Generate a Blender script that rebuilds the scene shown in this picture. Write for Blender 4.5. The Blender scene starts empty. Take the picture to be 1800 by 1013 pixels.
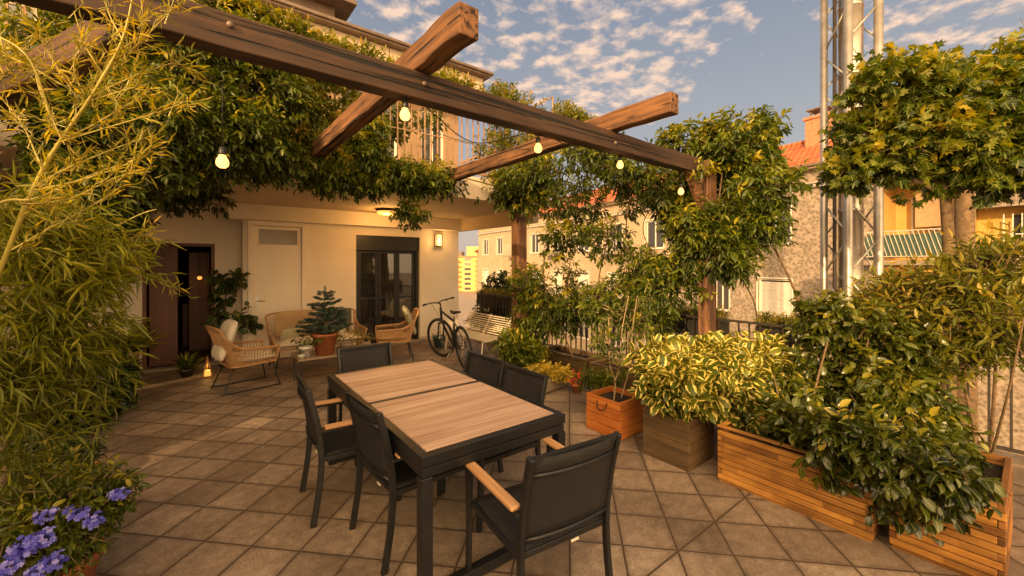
import bpy, math, random
import numpy as np
from mathutils import Vector, Matrix, noise as mnoise

R = math.radians
SC = bpy.context.scene
COL = SC.collection
rng = np.random.default_rng(7)
random.seed(7)

# ------------------------------------------------------------------ frame of reference
# X runs along the house wall, Y towards it; the viewpoint stands at the origin, 1.7 m above the tiles
YAW = R(38.1)
RX, RY = math.cos(YAW), -math.sin(YAW)      # right of view
FX, FY = math.sin(YAW), math.cos(YAW)       # ahead
EYE, FPX = 1.7, 725.0
def W(px, py, d):
    x = (px-900)/FPX*d
    return Vector((x*RX+d*FX, x*RY+d*FY, EYE+(462-py)/FPX*d))
def G(px, py, z=0.0):
    return W(px, py, (EYE-z)*FPX/(py-462))

# ------------------------------------------------------------------ tagging
def tag(o, label=None, cat=None, group=None, kind=None):
    if label: o['label'] = label
    if cat: o['category'] = cat
    if group: o['group'] = group
    if kind: o['kind'] = kind
    return o
def empty(name, loc=(0, 0, 0), rz=0.0, label=None, cat=None, group=None, parent=None):
    o = bpy.data.objects.new(name, None); COL.objects.link(o)
    o.location = loc; o.rotation_euler = (0, 0, rz)
    o.empty_display_size = .1
    if parent: o.parent = parent
    return tag(o, label, cat, group)
def copy_tree(o, parent=None):
    c = o.copy(); COL.objects.link(c); c.parent = parent
    for ch in list(o.children): copy_tree(ch, c)
    return c

# ------------------------------------------------------------------ materials
def nt(name):
    m = bpy.data.materials.new(name); m.use_nodes = True
    t = m.node_tree; t.nodes.clear()
    out = t.nodes.new('ShaderNodeOutputMaterial')
    b = t.nodes.new('ShaderNodeBsdfPrincipled')
    t.links.new(b.outputs[0], out.inputs[0])
    return m, t, b, out
def ramp(t, fac, stops):
    r = t.nodes.new('ShaderNodeValToRGB')
    el = r.color_ramp.elements
    while len(el) < len(stops): el.new(0.5)
    for e, (p, c) in zip(el, stops):
        e.position = p; e.color = (*c, 1) if len(c) == 3 else c
    t.links.new(fac, r.inputs[0]); return r
def coords(t, scale=(1, 1, 1), rot=(0, 0, 0), loc=(0, 0, 0), kind='Object'):
    tc = t.nodes.new('ShaderNodeTexCoord'); mp = t.nodes.new('ShaderNodeMapping')
    mp.inputs['Scale'].default_value = scale; mp.inputs['Rotation'].default_value = rot; mp.inputs['Location'].default_value = loc
    t.links.new(tc.outputs[kind], mp.inputs[0]); return mp.outputs[0]
def noise(t, vec, scale=5, detail=5, rough=.55):
    n = t.nodes.new('ShaderNodeTexNoise'); n.inputs['Scale'].default_value = scale
    n.inputs['Detail'].default_value = detail; n.inputs['Roughness'].default_value = rough
    t.links.new(vec, n.inputs['Vector']); return n.outputs['Fac']
def mixc(t, fac, a, b, mode='MIX'):
    m = t.nodes.new('ShaderNodeMix'); m.data_type = 'RGBA'; m.blend_type = mode
    for s, v in ((0, fac), (6, a), (7, b)):
        if isinstance(v, (int, float)): m.inputs[s].default_value = v
        elif isinstance(v, tuple): m.inputs[s].default_value = (*v, 1) if len(v) == 3 else v
        else: t.links.new(v, m.inputs[s])
    return m.outputs[2]
def math_(t, op, a, b=0.0, clamp=False):
    m = t.nodes.new('ShaderNodeMath'); m.operation = op; m.use_clamp = clamp
    for i, v in enumerate((a, b)):
        if isinstance(v, (int, float)): m.inputs[i].default_value = v
        else: t.links.new(v, m.inputs[i])
    return m.outputs[0]
def bump(t, b, h, strength=.3, dist=.01):
    n = t.nodes.new('ShaderNodeBump'); n.inputs['Strength'].default_value = strength; n.inputs['Distance'].default_value = dist
    t.links.new(h, n.inputs['Height']); t.links.new(n.outputs[0], b.inputs['Normal'])

def m_rough(name, c1, c2, scale=4, rough=.7, bstr=.25, bscale=60, metal=0, bdist=.004, mid=.5, width=.18):
    """two-tone uneven surface with fine bump"""
    m, t, b, _ = nt(name)
    v = coords(t)
    f = noise(t, v, scale, 8, .62)
    r = ramp(t, f, [(mid-width, c1), (mid+width, c2)])
    t.links.new(r.outputs[0], b.inputs['Base Color'])
    b.inputs['Roughness'].default_value = rough; b.inputs['Metallic'].default_value = metal
    bump(t, b, noise(t, v, bscale, 4), bstr, bdist)
    return m
def m_wood(name, dark, light, axis='X', scale=1.0, rough=.7, bstr=.5, grain=26, boards=0.0, cracks=0.0):
    m, t, b, _ = nt(name)
    s = {'X': (1.2, grain, grain), 'Y': (grain, 1.2, grain), 'Z': (grain, grain, 1.2)}[axis]
    v = coords(t, tuple(a*scale for a in s))
    g = noise(t, v, 1.0, 8, .6)
    v2 = coords(t, (3, 3, 3)); big = noise(t, v2, 1.0, 3)
    f = math_(t, 'ADD', math_(t, 'MULTIPLY', g, .75), math_(t, 'MULTIPLY', big, .3))
    r = ramp(t, f, [(.34, dark), (.52, tuple((a+b_)/2 for a, b_ in zip(dark, light))), (.68, light)])
    t.links.new(r.outputs[0], b.inputs['Base Color'])
    col = r.outputs[0]; h = g
    if cracks:
        cs = {'X': (.55, 38, 38), 'Y': (38, .55, 38), 'Z': (38, 38, .55)}[axis]
        ck = noise(t, coords(t, cs, loc=(3.1, 1.7, 5.3)), 1.0, 3, .5)
        cm = ramp(t, ck, [(.36, (0, 0, 0)), (.43, (1, 1, 1))])
        kn = t.nodes.new('ShaderNodeTexVoronoi'); kn.inputs['Scale'].default_value = 1.0
        ks = {'X': (2.2, 7, 7), 'Y': (7, 2.2, 7), 'Z': (7, 7, 2.2)}[axis]
        t.links.new(coords(t, ks), kn.inputs['Vector']); km = ramp(t, kn.outputs['Distance'], [(.05, (.25, .22, .2)), (.14, (1, 1, 1))])
        col = mixc(t, cracks, col, mixc(t, 1.0, cm.outputs[0], km.outputs[0], 'MULTIPLY'), 'MULTIPLY')
        h = math_(t, 'ADD', math_(t, 'MULTIPLY', g, .5), cm.outputs[0])
    if boards:
        sp = t.nodes.new('ShaderNodeSeparateXYZ'); t.links.new(coords(t), sp.inputs[0])
        fl = math_(t, 'FLOOR', math_(t, 'DIVIDE', math_(t, 'SUBTRACT', sp.outputs[2], .022), boards))
        fx = math_(t, 'FLOOR', math_(t, 'MULTIPLY', math_(t, 'ADD', sp.outputs[0 if axis == 'X' else 1], math_(t, 'MULTIPLY', fl, .37)), 1.9))
        cv = t.nodes.new('ShaderNodeCombineXYZ'); t.links.new(fl, cv.inputs[0]); t.links.new(fx, cv.inputs[1])
        wn = t.nodes.new('ShaderNodeTexWhiteNoise'); t.links.new(cv.outputs[0], wn.inputs[0])
        col = mixc(t, .9, col, ramp(t, wn.outputs['Value'], [(0, (.42, .36, .32)), (.45, (.85, .82, .8)), (1, (1.25, 1.2, 1.1))]).outputs[0], 'MULTIPLY')
        sm = ramp(t, noise(t, coords(t, (2, 2, 5)), 2.0, 5), [(.36, (.5, .45, .42)), (.55, (1, 1, 1))])
        col = mixc(t, .6, col, sm.outputs[0], 'MULTIPLY')
    t.links.new(col, b.inputs['Base Color'])
    b.inputs['Roughness'].default_value = rough
    bump(t, b, h, bstr, .008)
    return m
def m_emit(name, col, strength):
    m, t, b, _ = nt(name)
    b.inputs['Base Color'].default_value = (*col, 1)
    v = coords(t); f = noise(t, v, 9, 2)
    r = ramp(t, f, [(.2, tuple(c*.8 for c in col)), (.8, col)])
    t.links.new(r.outputs[0], b.inputs['Emission Color']); b.inputs['Emission Strength'].default_value = strength
    return m
def m_leaf(name, stops, rough=.42, trans=.35, edge=None, rib=True, spec=.4):
    """per-leaf tone + midrib + optional pale margin; light passes through the blade"""
    m, t, b, out = nt(name)
    at = t.nodes.new('ShaderNodeAttribute'); at.attribute_name = 'tone'
    r = ramp(t, at.outputs['Fac'], stops)
    col = r.outputs[0]
    uv = t.nodes.new('ShaderNodeUVMap'); sep = t.nodes.new('ShaderNodeSeparateXYZ'); t.links.new(uv.outputs[0], sep.inputs[0])
    ax = math_(t, 'ABSOLUTE', math_(t, 'SUBTRACT', sep.outputs[0], .5))
    if edge:
        v = coords(t); nz = noise(t, v, 40, 2)
        wob = math_(t, 'ADD', ax, math_(t, 'MULTIPLY', math_(t, 'SUBTRACT', nz, .5), .35))
        e = math_(t, 'GREATER_THAN', wob, .27)
        col = mixc(t, e, col, edge)
    if rib:
        k = math_(t, 'LESS_THAN', ax, .035)
        col = mixc(t, math_(t, 'MULTIPLY', k, .45), col, (.42, .40, .12))
    t.links.new(col, b.inputs['Base Color'])
    b.inputs['Roughness'].default_value = rough
    b.inputs['Specular IOR Level'].default_value = spec
    tr = t.nodes.new('ShaderNodeBsdfTranslucent')
    tc_ = mixc(t, .5, col, (.75, .62, .10), 'MULTIPLY')
    hs = t.nodes.new('ShaderNodeHueSaturation'); hs.inputs['Saturation'].default_value = 1.15; hs.inputs['Value'].default_value = 2.4
    t.links.new(tc_, hs.inputs['Color']); t.links.new(hs.outputs[0], tr.inputs[0])
    ms = t.nodes.new('ShaderNodeMixShader'); ms.inputs[0].default_value = trans
    t.links.new(b.outputs[0], ms.inputs[1]); t.links.new(tr.outputs[0], ms.inputs[2]); t.links.new(ms.outputs[0], out.inputs[0])
    return m

# ------------------------------------------------------------------ mesh builder
class MB:
    def __init__(s): s.v = []; s.f = []; s.sm = []
    def add(s, vs, fs, smooth=False):
        o = len(s.v); s.v += [tuple(p) for p in vs]; s.f += [tuple(i+o for i in f) for f in fs]; s.sm += [smooth]*len(fs); return s
    def box(s, x0, y0, z0, x1, y1, z1):
        if x0 > x1: x0, x1 = x1, x0
        if y0 > y1: y0, y1 = y1, y0
        if z0 > z1: z0, z1 = z1, z0
        vs = [(x, y, z) for z in (z0, z1) for x, y in ((x0, y0), (x1, y0), (x1, y1), (x0, y1))]
        return s.add(vs, [(0, 3, 2, 1), (4, 5, 6, 7), (0, 1, 5, 4), (1, 2, 6, 5), (2, 3, 7, 6), (3, 0, 4, 7)])
    def bar(s, a, b, w, h, up=(0, 0, 1)):
        """rectangular bar from a to b, w across, h along up"""
        a = Vector(a); b = Vector(b); d = (b-a).normalized(); up = Vector(up)
        if abs(d.dot(up)) > .99: up = Vector((1, 0, 0))
        x = d.cross(up).normalized(); u = x.cross(d).normalized()
        vs = []
        for p in (a, b):
            for sx, su in ((-1, -1), (1, -1), (1, 1), (-1, 1)): vs.append(p+x*sx*w/2+u*su*h/2)
        return s.add(vs, [(0, 1, 2, 3), (7, 6, 5, 4), (0, 4, 5, 1), (1, 5, 6, 2), (2, 6, 7, 3), (3, 7, 4, 0)])
    def tube(s, pts, r, n=8, cap=True, closed=False):
        pts = [Vector(p) for p in pts]; k = len(pts)
        rs = r if isinstance(r, (list, tuple)) else [r]*k
        prev = None; vs = []
        for i, p in enumerate(pts):
            if closed: d = pts[(i+1) % k]-pts[i-1]
            else: d = pts[min(i+1, k-1)]-pts[max(i-1, 0)]
            d.normalize()
            if prev is None:
                ref = Vector((0, 0, 1)) if abs(d.z) < .9 else Vector((1, 0, 0))
                x = d.cross(ref).normalized()
            else: x = (prev-d*prev.dot(d)).normalized()
            prev = x; y = d.cross(x)
            for j in range(n):
                a = 2*math.pi*j/n; vs.append(p+x*math.cos(a)*rs[i]+y*math.sin(a)*rs[i])
        fs = []
        for i in range(k if closed else k-1):
            i2 = (i+1) % k
            for j in range(n):
                j2 = (j+1) % n; fs.append((i*n+j, i*n+j2, i2*n+j2, i2*n+j))
        if cap and not closed:
            fs.append(tuple(range(n))[::-1]); fs.append(tuple((k-1)*n+j for j in range(n)))
        return s.add(vs, fs, True)
    def lathe(s, prof, c=(0, 0, 0), n=24, axis='Z'):
        vs = []
        for r, z in prof:
            for j in range(n):
                a = 2*math.pi*j/n; q = (r*math.cos(a), r*math.sin(a), z)
                if axis == 'Y': q = (q[0], q[2], q[1])
                if axis == 'X': q = (q[2], q[0], q[1])
                vs.append((q[0]+c[0], q[1]+c[1], q[2]+c[2]))
        fs = [(i*n+j, i*n+(j+1) % n, (i+1)*n+(j+1) % n, (i+1)*n+j) for i in range(len(prof)-1) for j in range(n)]
        return s.add(vs, fs, True)
    def quad(s, a, b, c, d): return s.add([a, b, c, d], [(0, 1, 2, 3)])
    def build(s, name, mat, parent=None, bevel=0, loc=None, segs=1, solid=0):
        me = bpy.data.meshes.new(name); me.from_pydata(s.v, [], s.f)
        me.polygons.foreach_set('use_smooth', s.sm); me.materials.append(mat); me.update()
        o = bpy.data.objects.new(name, me); COL.objects.link(o)
        if parent: o.parent = parent
        if loc: o.location = loc
        if solid:
            md = o.modifiers.new('s', 'SOLIDIFY'); md.thickness = solid; md.offset = 0
        if bevel:
            md = o.modifiers.new('b', 'BEVEL'); md.width = bevel; md.segments = segs; md.limit_method = 'ANGLE'; md.angle_limit = R(50)
        return o

def catmull(pts, k=8):
    pts = [Vector(p) for p in pts]; out = []
    P = [pts[0]*2-pts[1]]+pts+[pts[-1]*2-pts[-2]]
    for i in range(1, len(P)-2):
        a, b, c, d = P[i-1:i+3]
        for j in range(k):
            t = j/k
            out.append(.5*((2*b)+(c-a)*t+(2*a-5*b+4*c-d)*t*t+(3*b-a-3*c+d)*t**3))
    out.append(pts[-1]); return out
def taper(n, a, b): return [a+(b-a)*i/(n-1) for i in range(n)]

# ------------------------------------------------------------------ leaves
def tmpl(shape):
    # (verts xyz with y along the blade 0..1, x half-width -.5...5), faces, uv
    if shape == 'lance':
        v = [(0, 0, 0), (-.5, .3, .05), (.5, .3, .05), (0, .35, -.03), (-.42, .6, .02), (.42, .6, .02), (0, .62, -.04), (0, 1, -.10)]
        f = [(0, 3, 1), (0, 2, 3), (1, 3, 6, 4), (3, 2, 5, 6), (4, 6, 7), (6, 5, 7)]
    elif shape == 'oval':
        v = [(0, 0, 0), (-.38, .18, .07), (.38, .18, .07), (-.5, .48, .09), (.5, .48, .09), (0, .25, 0), (0, .5, 0), (-.34, .78, .03), (.34, .78, .03), (0, .8, -.05), (0, 1, -.16)]
        f = [(0, 5, 1), (0, 2, 5), (1, 5, 6, 3), (5, 2, 4, 6), (3, 6, 9, 7), (6, 4, 8, 9), (7, 9, 10), (9, 8, 10)]
    elif shape == 'palm':
        v = [(0, 0, 0), (-.35, -.02, .03), (-.5, .30, .0), (-.27, .34, .04), (-.40, .72, -.03), (-.13, .58, .03), (0, 1, -.06), (.13, .58, .03), (.40, .72, -.03), (.27, .34, .04), (.5, .30, 0), (.35, -.02, .03), (0, .35, .02)]
        f = [(12, i, i+1)[::-1] for i in range(1, 11)]+[(0, 12, 1), (0, 11, 12)]
    elif shape == 'needle':
        v = [(0, 0, 0), (-.5, .4, 0), (0, .4, .3), (.5, .4, 0), (0, 1, 0)]
        f = [(0, 2, 1), (0, 3, 2), (1, 2, 4), (2, 3, 4)]
    elif shape == 'petal':
        v = [(0, 0, 0), (-.5, .7, .1), (0, .6, .02), (.5, .7, .1), (0, 1, .12)]
        f = [(0, 2, 1), (0, 3, 2), (1, 2, 4), (2, 3, 4)]
    v = np.array(v, float)
    uv = np.stack([v[:, 0]+.5, v[:, 1]], 1)
    return v, f, uv
def norm(a): return a/np.maximum(np.linalg.norm(a, axis=1, keepdims=True), 1e-9)
def leaf_mesh(name, pos, dirv, nrm, length, width, tone, shape, mat, parent=None, extra=None, kind=None):
    tv, tf, tuv = tmpl(shape); n = len(pos); k = len(tv)
    dirv = norm(dirv); nrm = nrm-dirv*np.sum(nrm*dirv, 1, keepdims=True); nrm = norm(nrm); xv = np.cross(dirv, nrm)
    L = length[:, None, None]; Wd = width[:, None, None]
    V = pos[:, None, :]+xv[:, None, :]*tv[None, :, 0:1]*Wd+dirv[:, None, :]*tv[None, :, 1:2]*L+nrm[:, None, :]*tv[None, :, 2:3]*L
    V = V.reshape(-1, 3)
    flat = np.concatenate([np.array(f) for f in tf]); sizes = np.array([len(f) for f in tf])
    idx = (flat[None, :]+(np.arange(n)*k)[:, None]).ravel()
    tot = np.tile(sizes, n); start = np.concatenate([[0], np.cumsum(tot)[:-1]])
    uvs = tuv[flat]; UV = np.tile(uvs, (n, 1))
    tn = np.repeat(tone, k)
    me = bpy.data.meshes.new(name)
    me.vertices.add(len(V)); me.vertices.foreach_set('co', V.astype(np.float32).ravel())
    me.loops.add(len(idx)); me.loops.foreach_set('vertex_index', idx.astype(np.int32))
    me.polygons.add(len(tot)); me.polygons.foreach_set('loop_start', start.astype(np.int32)); me.polygons.foreach_set('loop_total', tot.astype(np.int32))
    me.polygons.foreach_set('use_smooth', np.ones(len(tot), bool))
    me.update(calc_edges=True)
    ul = me.uv_layers.new(name='UVMap'); ul.data.foreach_set('uv', UV.astype(np.float32).ravel())
    a = me.attributes.new('tone', 'FLOAT', 'POINT'); a.data.foreach_set('value', tn.astype(np.float32))
    me.materials.append(mat)
    o = bpy.data.objects.new(name, me); COL.objects.link(o)
    if parent: o.parent = parent
    return o
CR = np.array([RX, RY, 0.]); CF = np.array([FX, FY, 0.]); CU = np.array([0., 0., 1.])
def blob_points(blobs, n, shell=.5, clump=0., seed=1):
    """blob: (px, py, depth, half-width px, half-height px, half-depth m[, weight])"""
    r = np.random.default_rng(seed)
    C = []; A = []; wts = []
    for b in blobs:
        d = b[2]; C.append(W(b[0], b[1], d)); ra = (b[3]*d/FPX, b[4]*d/FPX, b[5]); A.append(ra)
        wts.append((ra[0]*ra[1]+ra[0]*ra[2]+ra[1]*ra[2])*(b[6] if len(b) > 6 else 1))
    C = np.array([list(c) for c in C]); A = np.array(A); wts = np.array(wts)/sum(wts)
    k = r.choice(len(blobs), size=n, p=wts)
    u = norm(r.normal(size=(n, 3))); rad = r.random(n)**shell
    loc = u*rad[:, None]*A[k]
    P = C[k]+loc[:, 0:1]*CR+loc[:, 1:2]*CU+loc[:, 2:3]*CF
    out = norm(loc[:, 0:1]/A[k][:, 0:1]*CR+loc[:, 1:2]/A[k][:, 1:2]*CU+loc[:, 2:3]/A[k][:, 2:3]*CF)
    if clump:
        keep = np.array([mnoise.noise(Vector(p)*clump) for p in P])+r.random(n)*.5 > .12
        P, out, rad = P[keep], out[keep], rad[keep]
    return P, out, rad
def sprigs(P, axis, per, slen, llen, lwid, droop=0., spread=1., seed=2, up=.9, tone=None, jit=.25, wr=None, tvar=.22):
    """leaves set alternately along short shoots"""
    r = np.random.default_rng(seed); n = len(P)
    axis = norm(axis)
    ref = np.where(np.abs(axis[:, 2:3]) < .9, np.array([[0, 0, 1.]]), np.array([[1., 0, 0]]))
    x = norm(np.cross(axis, ref)); y = np.cross(axis, x)
    k = np.tile(np.arange(per), n); i = np.repeat(np.arange(n), per)
    fr = (k+.5)/per
    sl = slen*(.6+.8*r.random(n))[i]
    pos = P[i]+axis[i]*(fr*sl)[:, None]
    ph = (r.random(n)*6.28)[i]+k*2.4
    rad = x[i]*np.cos(ph)[:, None]+y[i]*np.sin(ph)[:, None]
    d = axis[i]*(.35+.5*fr)[:, None]+rad*spread*(1-.35*fr)[:, None]+np.array([0, 0, -droop])+r.normal(size=(len(i), 3))*jit
    nr = np.array([0, 0, up])+r.normal(size=(len(i), 3))*.45+rad*.2
    L = llen*(.45+.85*r.random(len(i))**.8)
    Wd = L*(lwid/llen)*(.85+.3*r.random(len(i)))
    base = tone if tone is not None else r.random(n)
    tn = np.clip(base[i]+(r.random(len(i))-.5)*tvar+fr*.12, 0, 1)
    return pos, d, nr, L, Wd, tn
def twig_mesh(name, P, axis, slen, rad, mat, parent):
    mb = MB()
    for p, a in zip(P, norm(axis)):
        a = Vector(a); p = Vector(p); x = a.cross(Vector((.3, .2, .93))).normalized(); y = a.cross(x)
        q = p-a*slen*.5; e = p+a*slen
        vs = [q+x*rad, q+(-.5*x+.87*y)*rad, q+(-.5*x-.87*y)*rad, e]
        mb.add(vs, [(0, 1, 3), (1, 2, 3), (2, 0, 3)])
    return tag(mb.build(name, mat, parent), kind='stuff')
def plant(name, label, cat, blobs, n, per, slen, llen, lwid, mat, shape='oval', droop=.25, shell=.5, clump=0, seed=1, group=None,
          stems=None, bark=None, outw=.8, axz=.0, up=.9, twigs=0, root=None, spread=1., stem_name='stem', part='foliage', toneup=.35, base=None, jit=.25):
    P, o, rad = blob_points(blobs, n, shell, clump, seed)
    r = np.random.default_rng(seed+50)
    ax = o*outw+r.normal(size=P.shape)*.5+np.array([0, 0, axz])
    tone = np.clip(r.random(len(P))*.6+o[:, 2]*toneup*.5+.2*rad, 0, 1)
    if root is None:
        b0 = base if base is not None else (P[:, 0].mean(), P[:, 1].mean(), 0)
        root = empty(name, (b0[0], b0[1], b0[2]), 0, label, cat, group)
    off = np.array(root.location)
    a = sprigs(P-off, ax, per, slen, llen, lwid, droop, spread, seed+9, up, tone, jit)
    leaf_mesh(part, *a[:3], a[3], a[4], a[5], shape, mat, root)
    if twigs: twig_mesh('twigs', (P-off)[::twigs], ax[::twigs], slen, .0035, bark, root)
    if stems:
        for pts, r0, r1 in stems:
            cc = catmull([Vector(p)-Vector(root.location) for p in pts], 7); mb = MB(); mb.tube(cc, [max(q, .002) for q in taper(len(cc), r0, r1)], 8)
            mb.build(stem_name, bark, root)
    return root
# ================================================================== MATERIALS
M = {}
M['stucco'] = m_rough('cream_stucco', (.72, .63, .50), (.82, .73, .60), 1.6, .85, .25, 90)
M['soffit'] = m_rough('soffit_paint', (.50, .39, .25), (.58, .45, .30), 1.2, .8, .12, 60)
M['slab_edge'] = m_rough('slab_paint', (.55, .45, .34), (.66, .55, .42), 2.2, .8, .2, 50)
M['cornice'] = m_rough('cornice_paint', (.50, .38, .26), (.62, .49, .35), 1.3, .8, .2, 40)
M['door_paint'] = m_rough('door_paint', (.76, .67, .54), (.82, .73, .6), 2, .5, .06, 30)
M['black_metal'] = m_rough('black_metal', (.010, .010, .011), (.018, .017, .017), 6, .42, .08, 120)
M['dark_frame'] = m_rough('anthracite_coating', (.007, .0075, .008), (.014, .0145, .0155), 9, .40, .14, 240, bdist=.001)
M['mesh_fabric'] = None
M['teak_arm'] = m_wood('teak_arm', (.30, .15, .06), (.52, .30, .14), 'X', 1.6, .55, .25)
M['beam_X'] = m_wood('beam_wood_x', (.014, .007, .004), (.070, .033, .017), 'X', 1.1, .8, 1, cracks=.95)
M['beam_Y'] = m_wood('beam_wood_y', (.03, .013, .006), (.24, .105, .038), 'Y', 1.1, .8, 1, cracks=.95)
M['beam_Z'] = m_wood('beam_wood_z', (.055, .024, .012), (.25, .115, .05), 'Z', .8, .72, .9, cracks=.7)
M['crate_orange'] = m_wood('stained_planter_wood', (.32, .085, .015), (.62, .22, .045), 'X', .9, .5, .4)
M['planter_dark'] = m_wood('weathered_planter_wood', (.060, .034, .014), (.17, .092, .034), 'X', .8, .75, .6)
M['planter_gold'] = m_wood('honey_planter_wood', (.16, .062, .012), (.70, .35, .075), 'Y', .55, .55, .6, grain=18, boards=.042)
M['planter_cap'] = m_wood('grey_planter_wood', (.10, .065, .035), (.26, .17, .09), 'X', .7, .7, .5)
M['soil'] = m_rough('soil', (.014, .009, .005), (.045, .028, .016), 14, .95, 1, 60, bdist=.02)
M['bark'] = m_rough('bark', (.09, .055, .028), (.22, .14, .07), 18, .9, .8, 50, bdist=.01)
M['stem_pale'] = m_rough('pale_stem', (.25, .17, .09), (.38, .27, .15), 12, .7, .3, 60)
M['stem_green'] = m_rough('bamboo_culm', (.26, .21, .035), (.44, .36, .07), 8, .4, .1, 60)
M['terracotta'] = m_rough('terracotta', (.30, .085, .030), (.44, .14, .05), 7, .8, .25, 80)
M['terracotta_dark'] = m_rough('old_terracotta', (.16, .055, .022), (.30, .11, .045), 6, .85, .35, 60)
M['concrete'] = m_rough('concrete', (.17, .13, .095), (.26, .20, .15), 8, .9, .4, 70)
M['ceramic'] = m_rough('glazed_ceramic', (.42, .40, .36), (.72, .68, .60), 22, .35, .1, 60, mid=.48, width=.05)
M['rattan'] = m_rough('rattan', (.30, .15, .060), (.50, .29, .13), 30, .5, .3, 150)
M['cushion'] = m_rough('cushion_linen', (.66, .59, .47), (.76, .69, .56), 5, .95, .4, 320, bdist=.002)
M['cushion_tan'] = m_rough('tan_cushion', (.40, .26, .13), (.50, .34, .18), 5, .95, .4, 320, bdist=.002)
M['cushion_grey'] = m_rough('grey_cushion', (.09, .085, .08), (.14, .13, .12), 5, .95, .4, 320, bdist=.002)
M['cushion_olive'] = m_rough('olive_cushion', (.34, .32, .20), (.44, .41, .27), 5, .95, .4, 320, bdist=.002)
M['galv'] = m_rough('galvanised_steel', (.30, .27, .24), (.48, .44, .39), 5, .42, .12, 30, metal=.7)
M['flue'] = m_rough('flue_steel', (.36, .33, .29), (.52, .48, .43), 2.5, .32, .08, 12, metal=.8)
M['iron'] = m_rough('wrought_iron', (.020, .014, .010), (.045, .030, .020), 20, .6, .3, 120)
M['rust_iron'] = m_rough('balcony_iron', (.26, .14, .07), (.44, .27, .14), 16, .6, .3, 120)
M['bench'] = m_rough('bench_paint', (.60, .52, .38), (.70, .62, .47), 10, .55, .15, 60)
M['tyre'] = m_rough('tyre_rubber', (.010, .010, .010), (.020, .019, .018), 30, .85, .5, 200)
M['bike_paint'] = m_rough('bike_paint', (.010, .010, .012), (.016, .016, .02), 8, .28, .02, 40)
M['steel'] = m_rough('bright_steel', (.35, .34, .32), (.5, .48, .46), 12, .3, .05, 60, metal=1)
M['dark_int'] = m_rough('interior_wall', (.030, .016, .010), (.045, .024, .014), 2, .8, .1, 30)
M['door_brown'] = m_wood('brown_door_wood', (.07, .022, .010), (.15, .05, .022), 'Z', .6, .5, .2)
M['dark_plastic'] = m_rough('planter_trough_plastic', (.012, .011, .010), (.025, .022, .018), 8, .7, .2, 50)
M['paint_white'] = m_rough('white_shutter', (.62, .56, .47), (.70, .64, .54), 3, .6, .1, 30)
M['frosted'] = m_rough('frosted_pane', (.20, .15, .10), (.25, .19, .13), 5, .25, .05, 90)
M['asphalt'] = m_rough('asphalt', (.045, .043, .042), (.07, .066, .063), 5, .9, .5, 40)
M['pave'] = m_rough('courtyard_paving', (.26, .20, .16), (.36, .29, .23), 1.3, .9, .3, 20)
M['gutter'] = m_rough('gutter_metal', (.11, .075, .05), (.20, .14, .10), 5, .5, .15, 40)
M['ledge'] = m_rough('white_gutter', (.42, .36, .29), (.55, .48, .39), 4, .6, .2, 40)
M['yellow_st'] = m_rough('ochre_stucco', (.58, .34, .085), (.72, .44, .13), 2, .85, .2, 60)
M['cream_st'] = m_rough('pale_stucco', (.34, .255, .16), (.44, .34, .22), 1.5, .85, .25, 50)
M['orange_st'] = m_rough('orange_stucco', (.62, .22, .05), (.78, .33, .09), .3, .85, .1, 20)
M['gold_st'] = m_rough('golden_stucco', (.72, .44, .14), (.84, .54, .2), .3, .85, .1, 20)
M['grey_slab'] = m_rough('balcony_concrete', (.22, .17, .12), (.32, .26, .19), 3, .85, .2, 40)
M['green_paint'] = m_rough('green_railing_paint', (.035, .075, .055), (.06, .115, .085), 8, .6, .1, 40)
M['brick_red'] = m_rough('chimney_brick', (.34, .14, .07), (.50, .24, .13), 9, .9, .4, 30)
M['petal_blue'] = None

def m_fabric():
    m, t, b, out = nt('woven_mesh_fabric')
    v = coords(t, (1, 1, 1))
    w1 = t.nodes.new('ShaderNodeTexWave'); w1.bands_direction = 'X'; w1.inputs['Scale'].default_value = 170; t.links.new(v, w1.inputs[0])
    w2 = t.nodes.new('ShaderNodeTexWave'); w2.bands_direction = 'DIAGONAL'; w2.inputs['Scale'].default_value = 150; t.links.new(v, w2.inputs[0])
    f = math_(t, 'MULTIPLY', w1.outputs['Fac'], w2.outputs['Fac'])
    r = ramp(t, f, [(.1, (.008, .0078, .008)), (.8, (.030, .028, .027))])
    t.links.new(r.outputs[0], b.inputs['Base Color']); b.inputs['Roughness'].default_value = .75
    bump(t, b, f, .4, .001)
    tr = t.nodes.new('ShaderNodeBsdfTransparent'); ms = t.nodes.new('ShaderNodeMixShader'); ms.inputs[0].default_value = .13
    t.links.new(b.outputs[0], ms.inputs[1]); t.links.new(tr.outputs[0], ms.inputs[2]); t.links.new(ms.outputs[0], out.inputs[0])
    return m
M['mesh_fabric'] = m_fabric()
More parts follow.
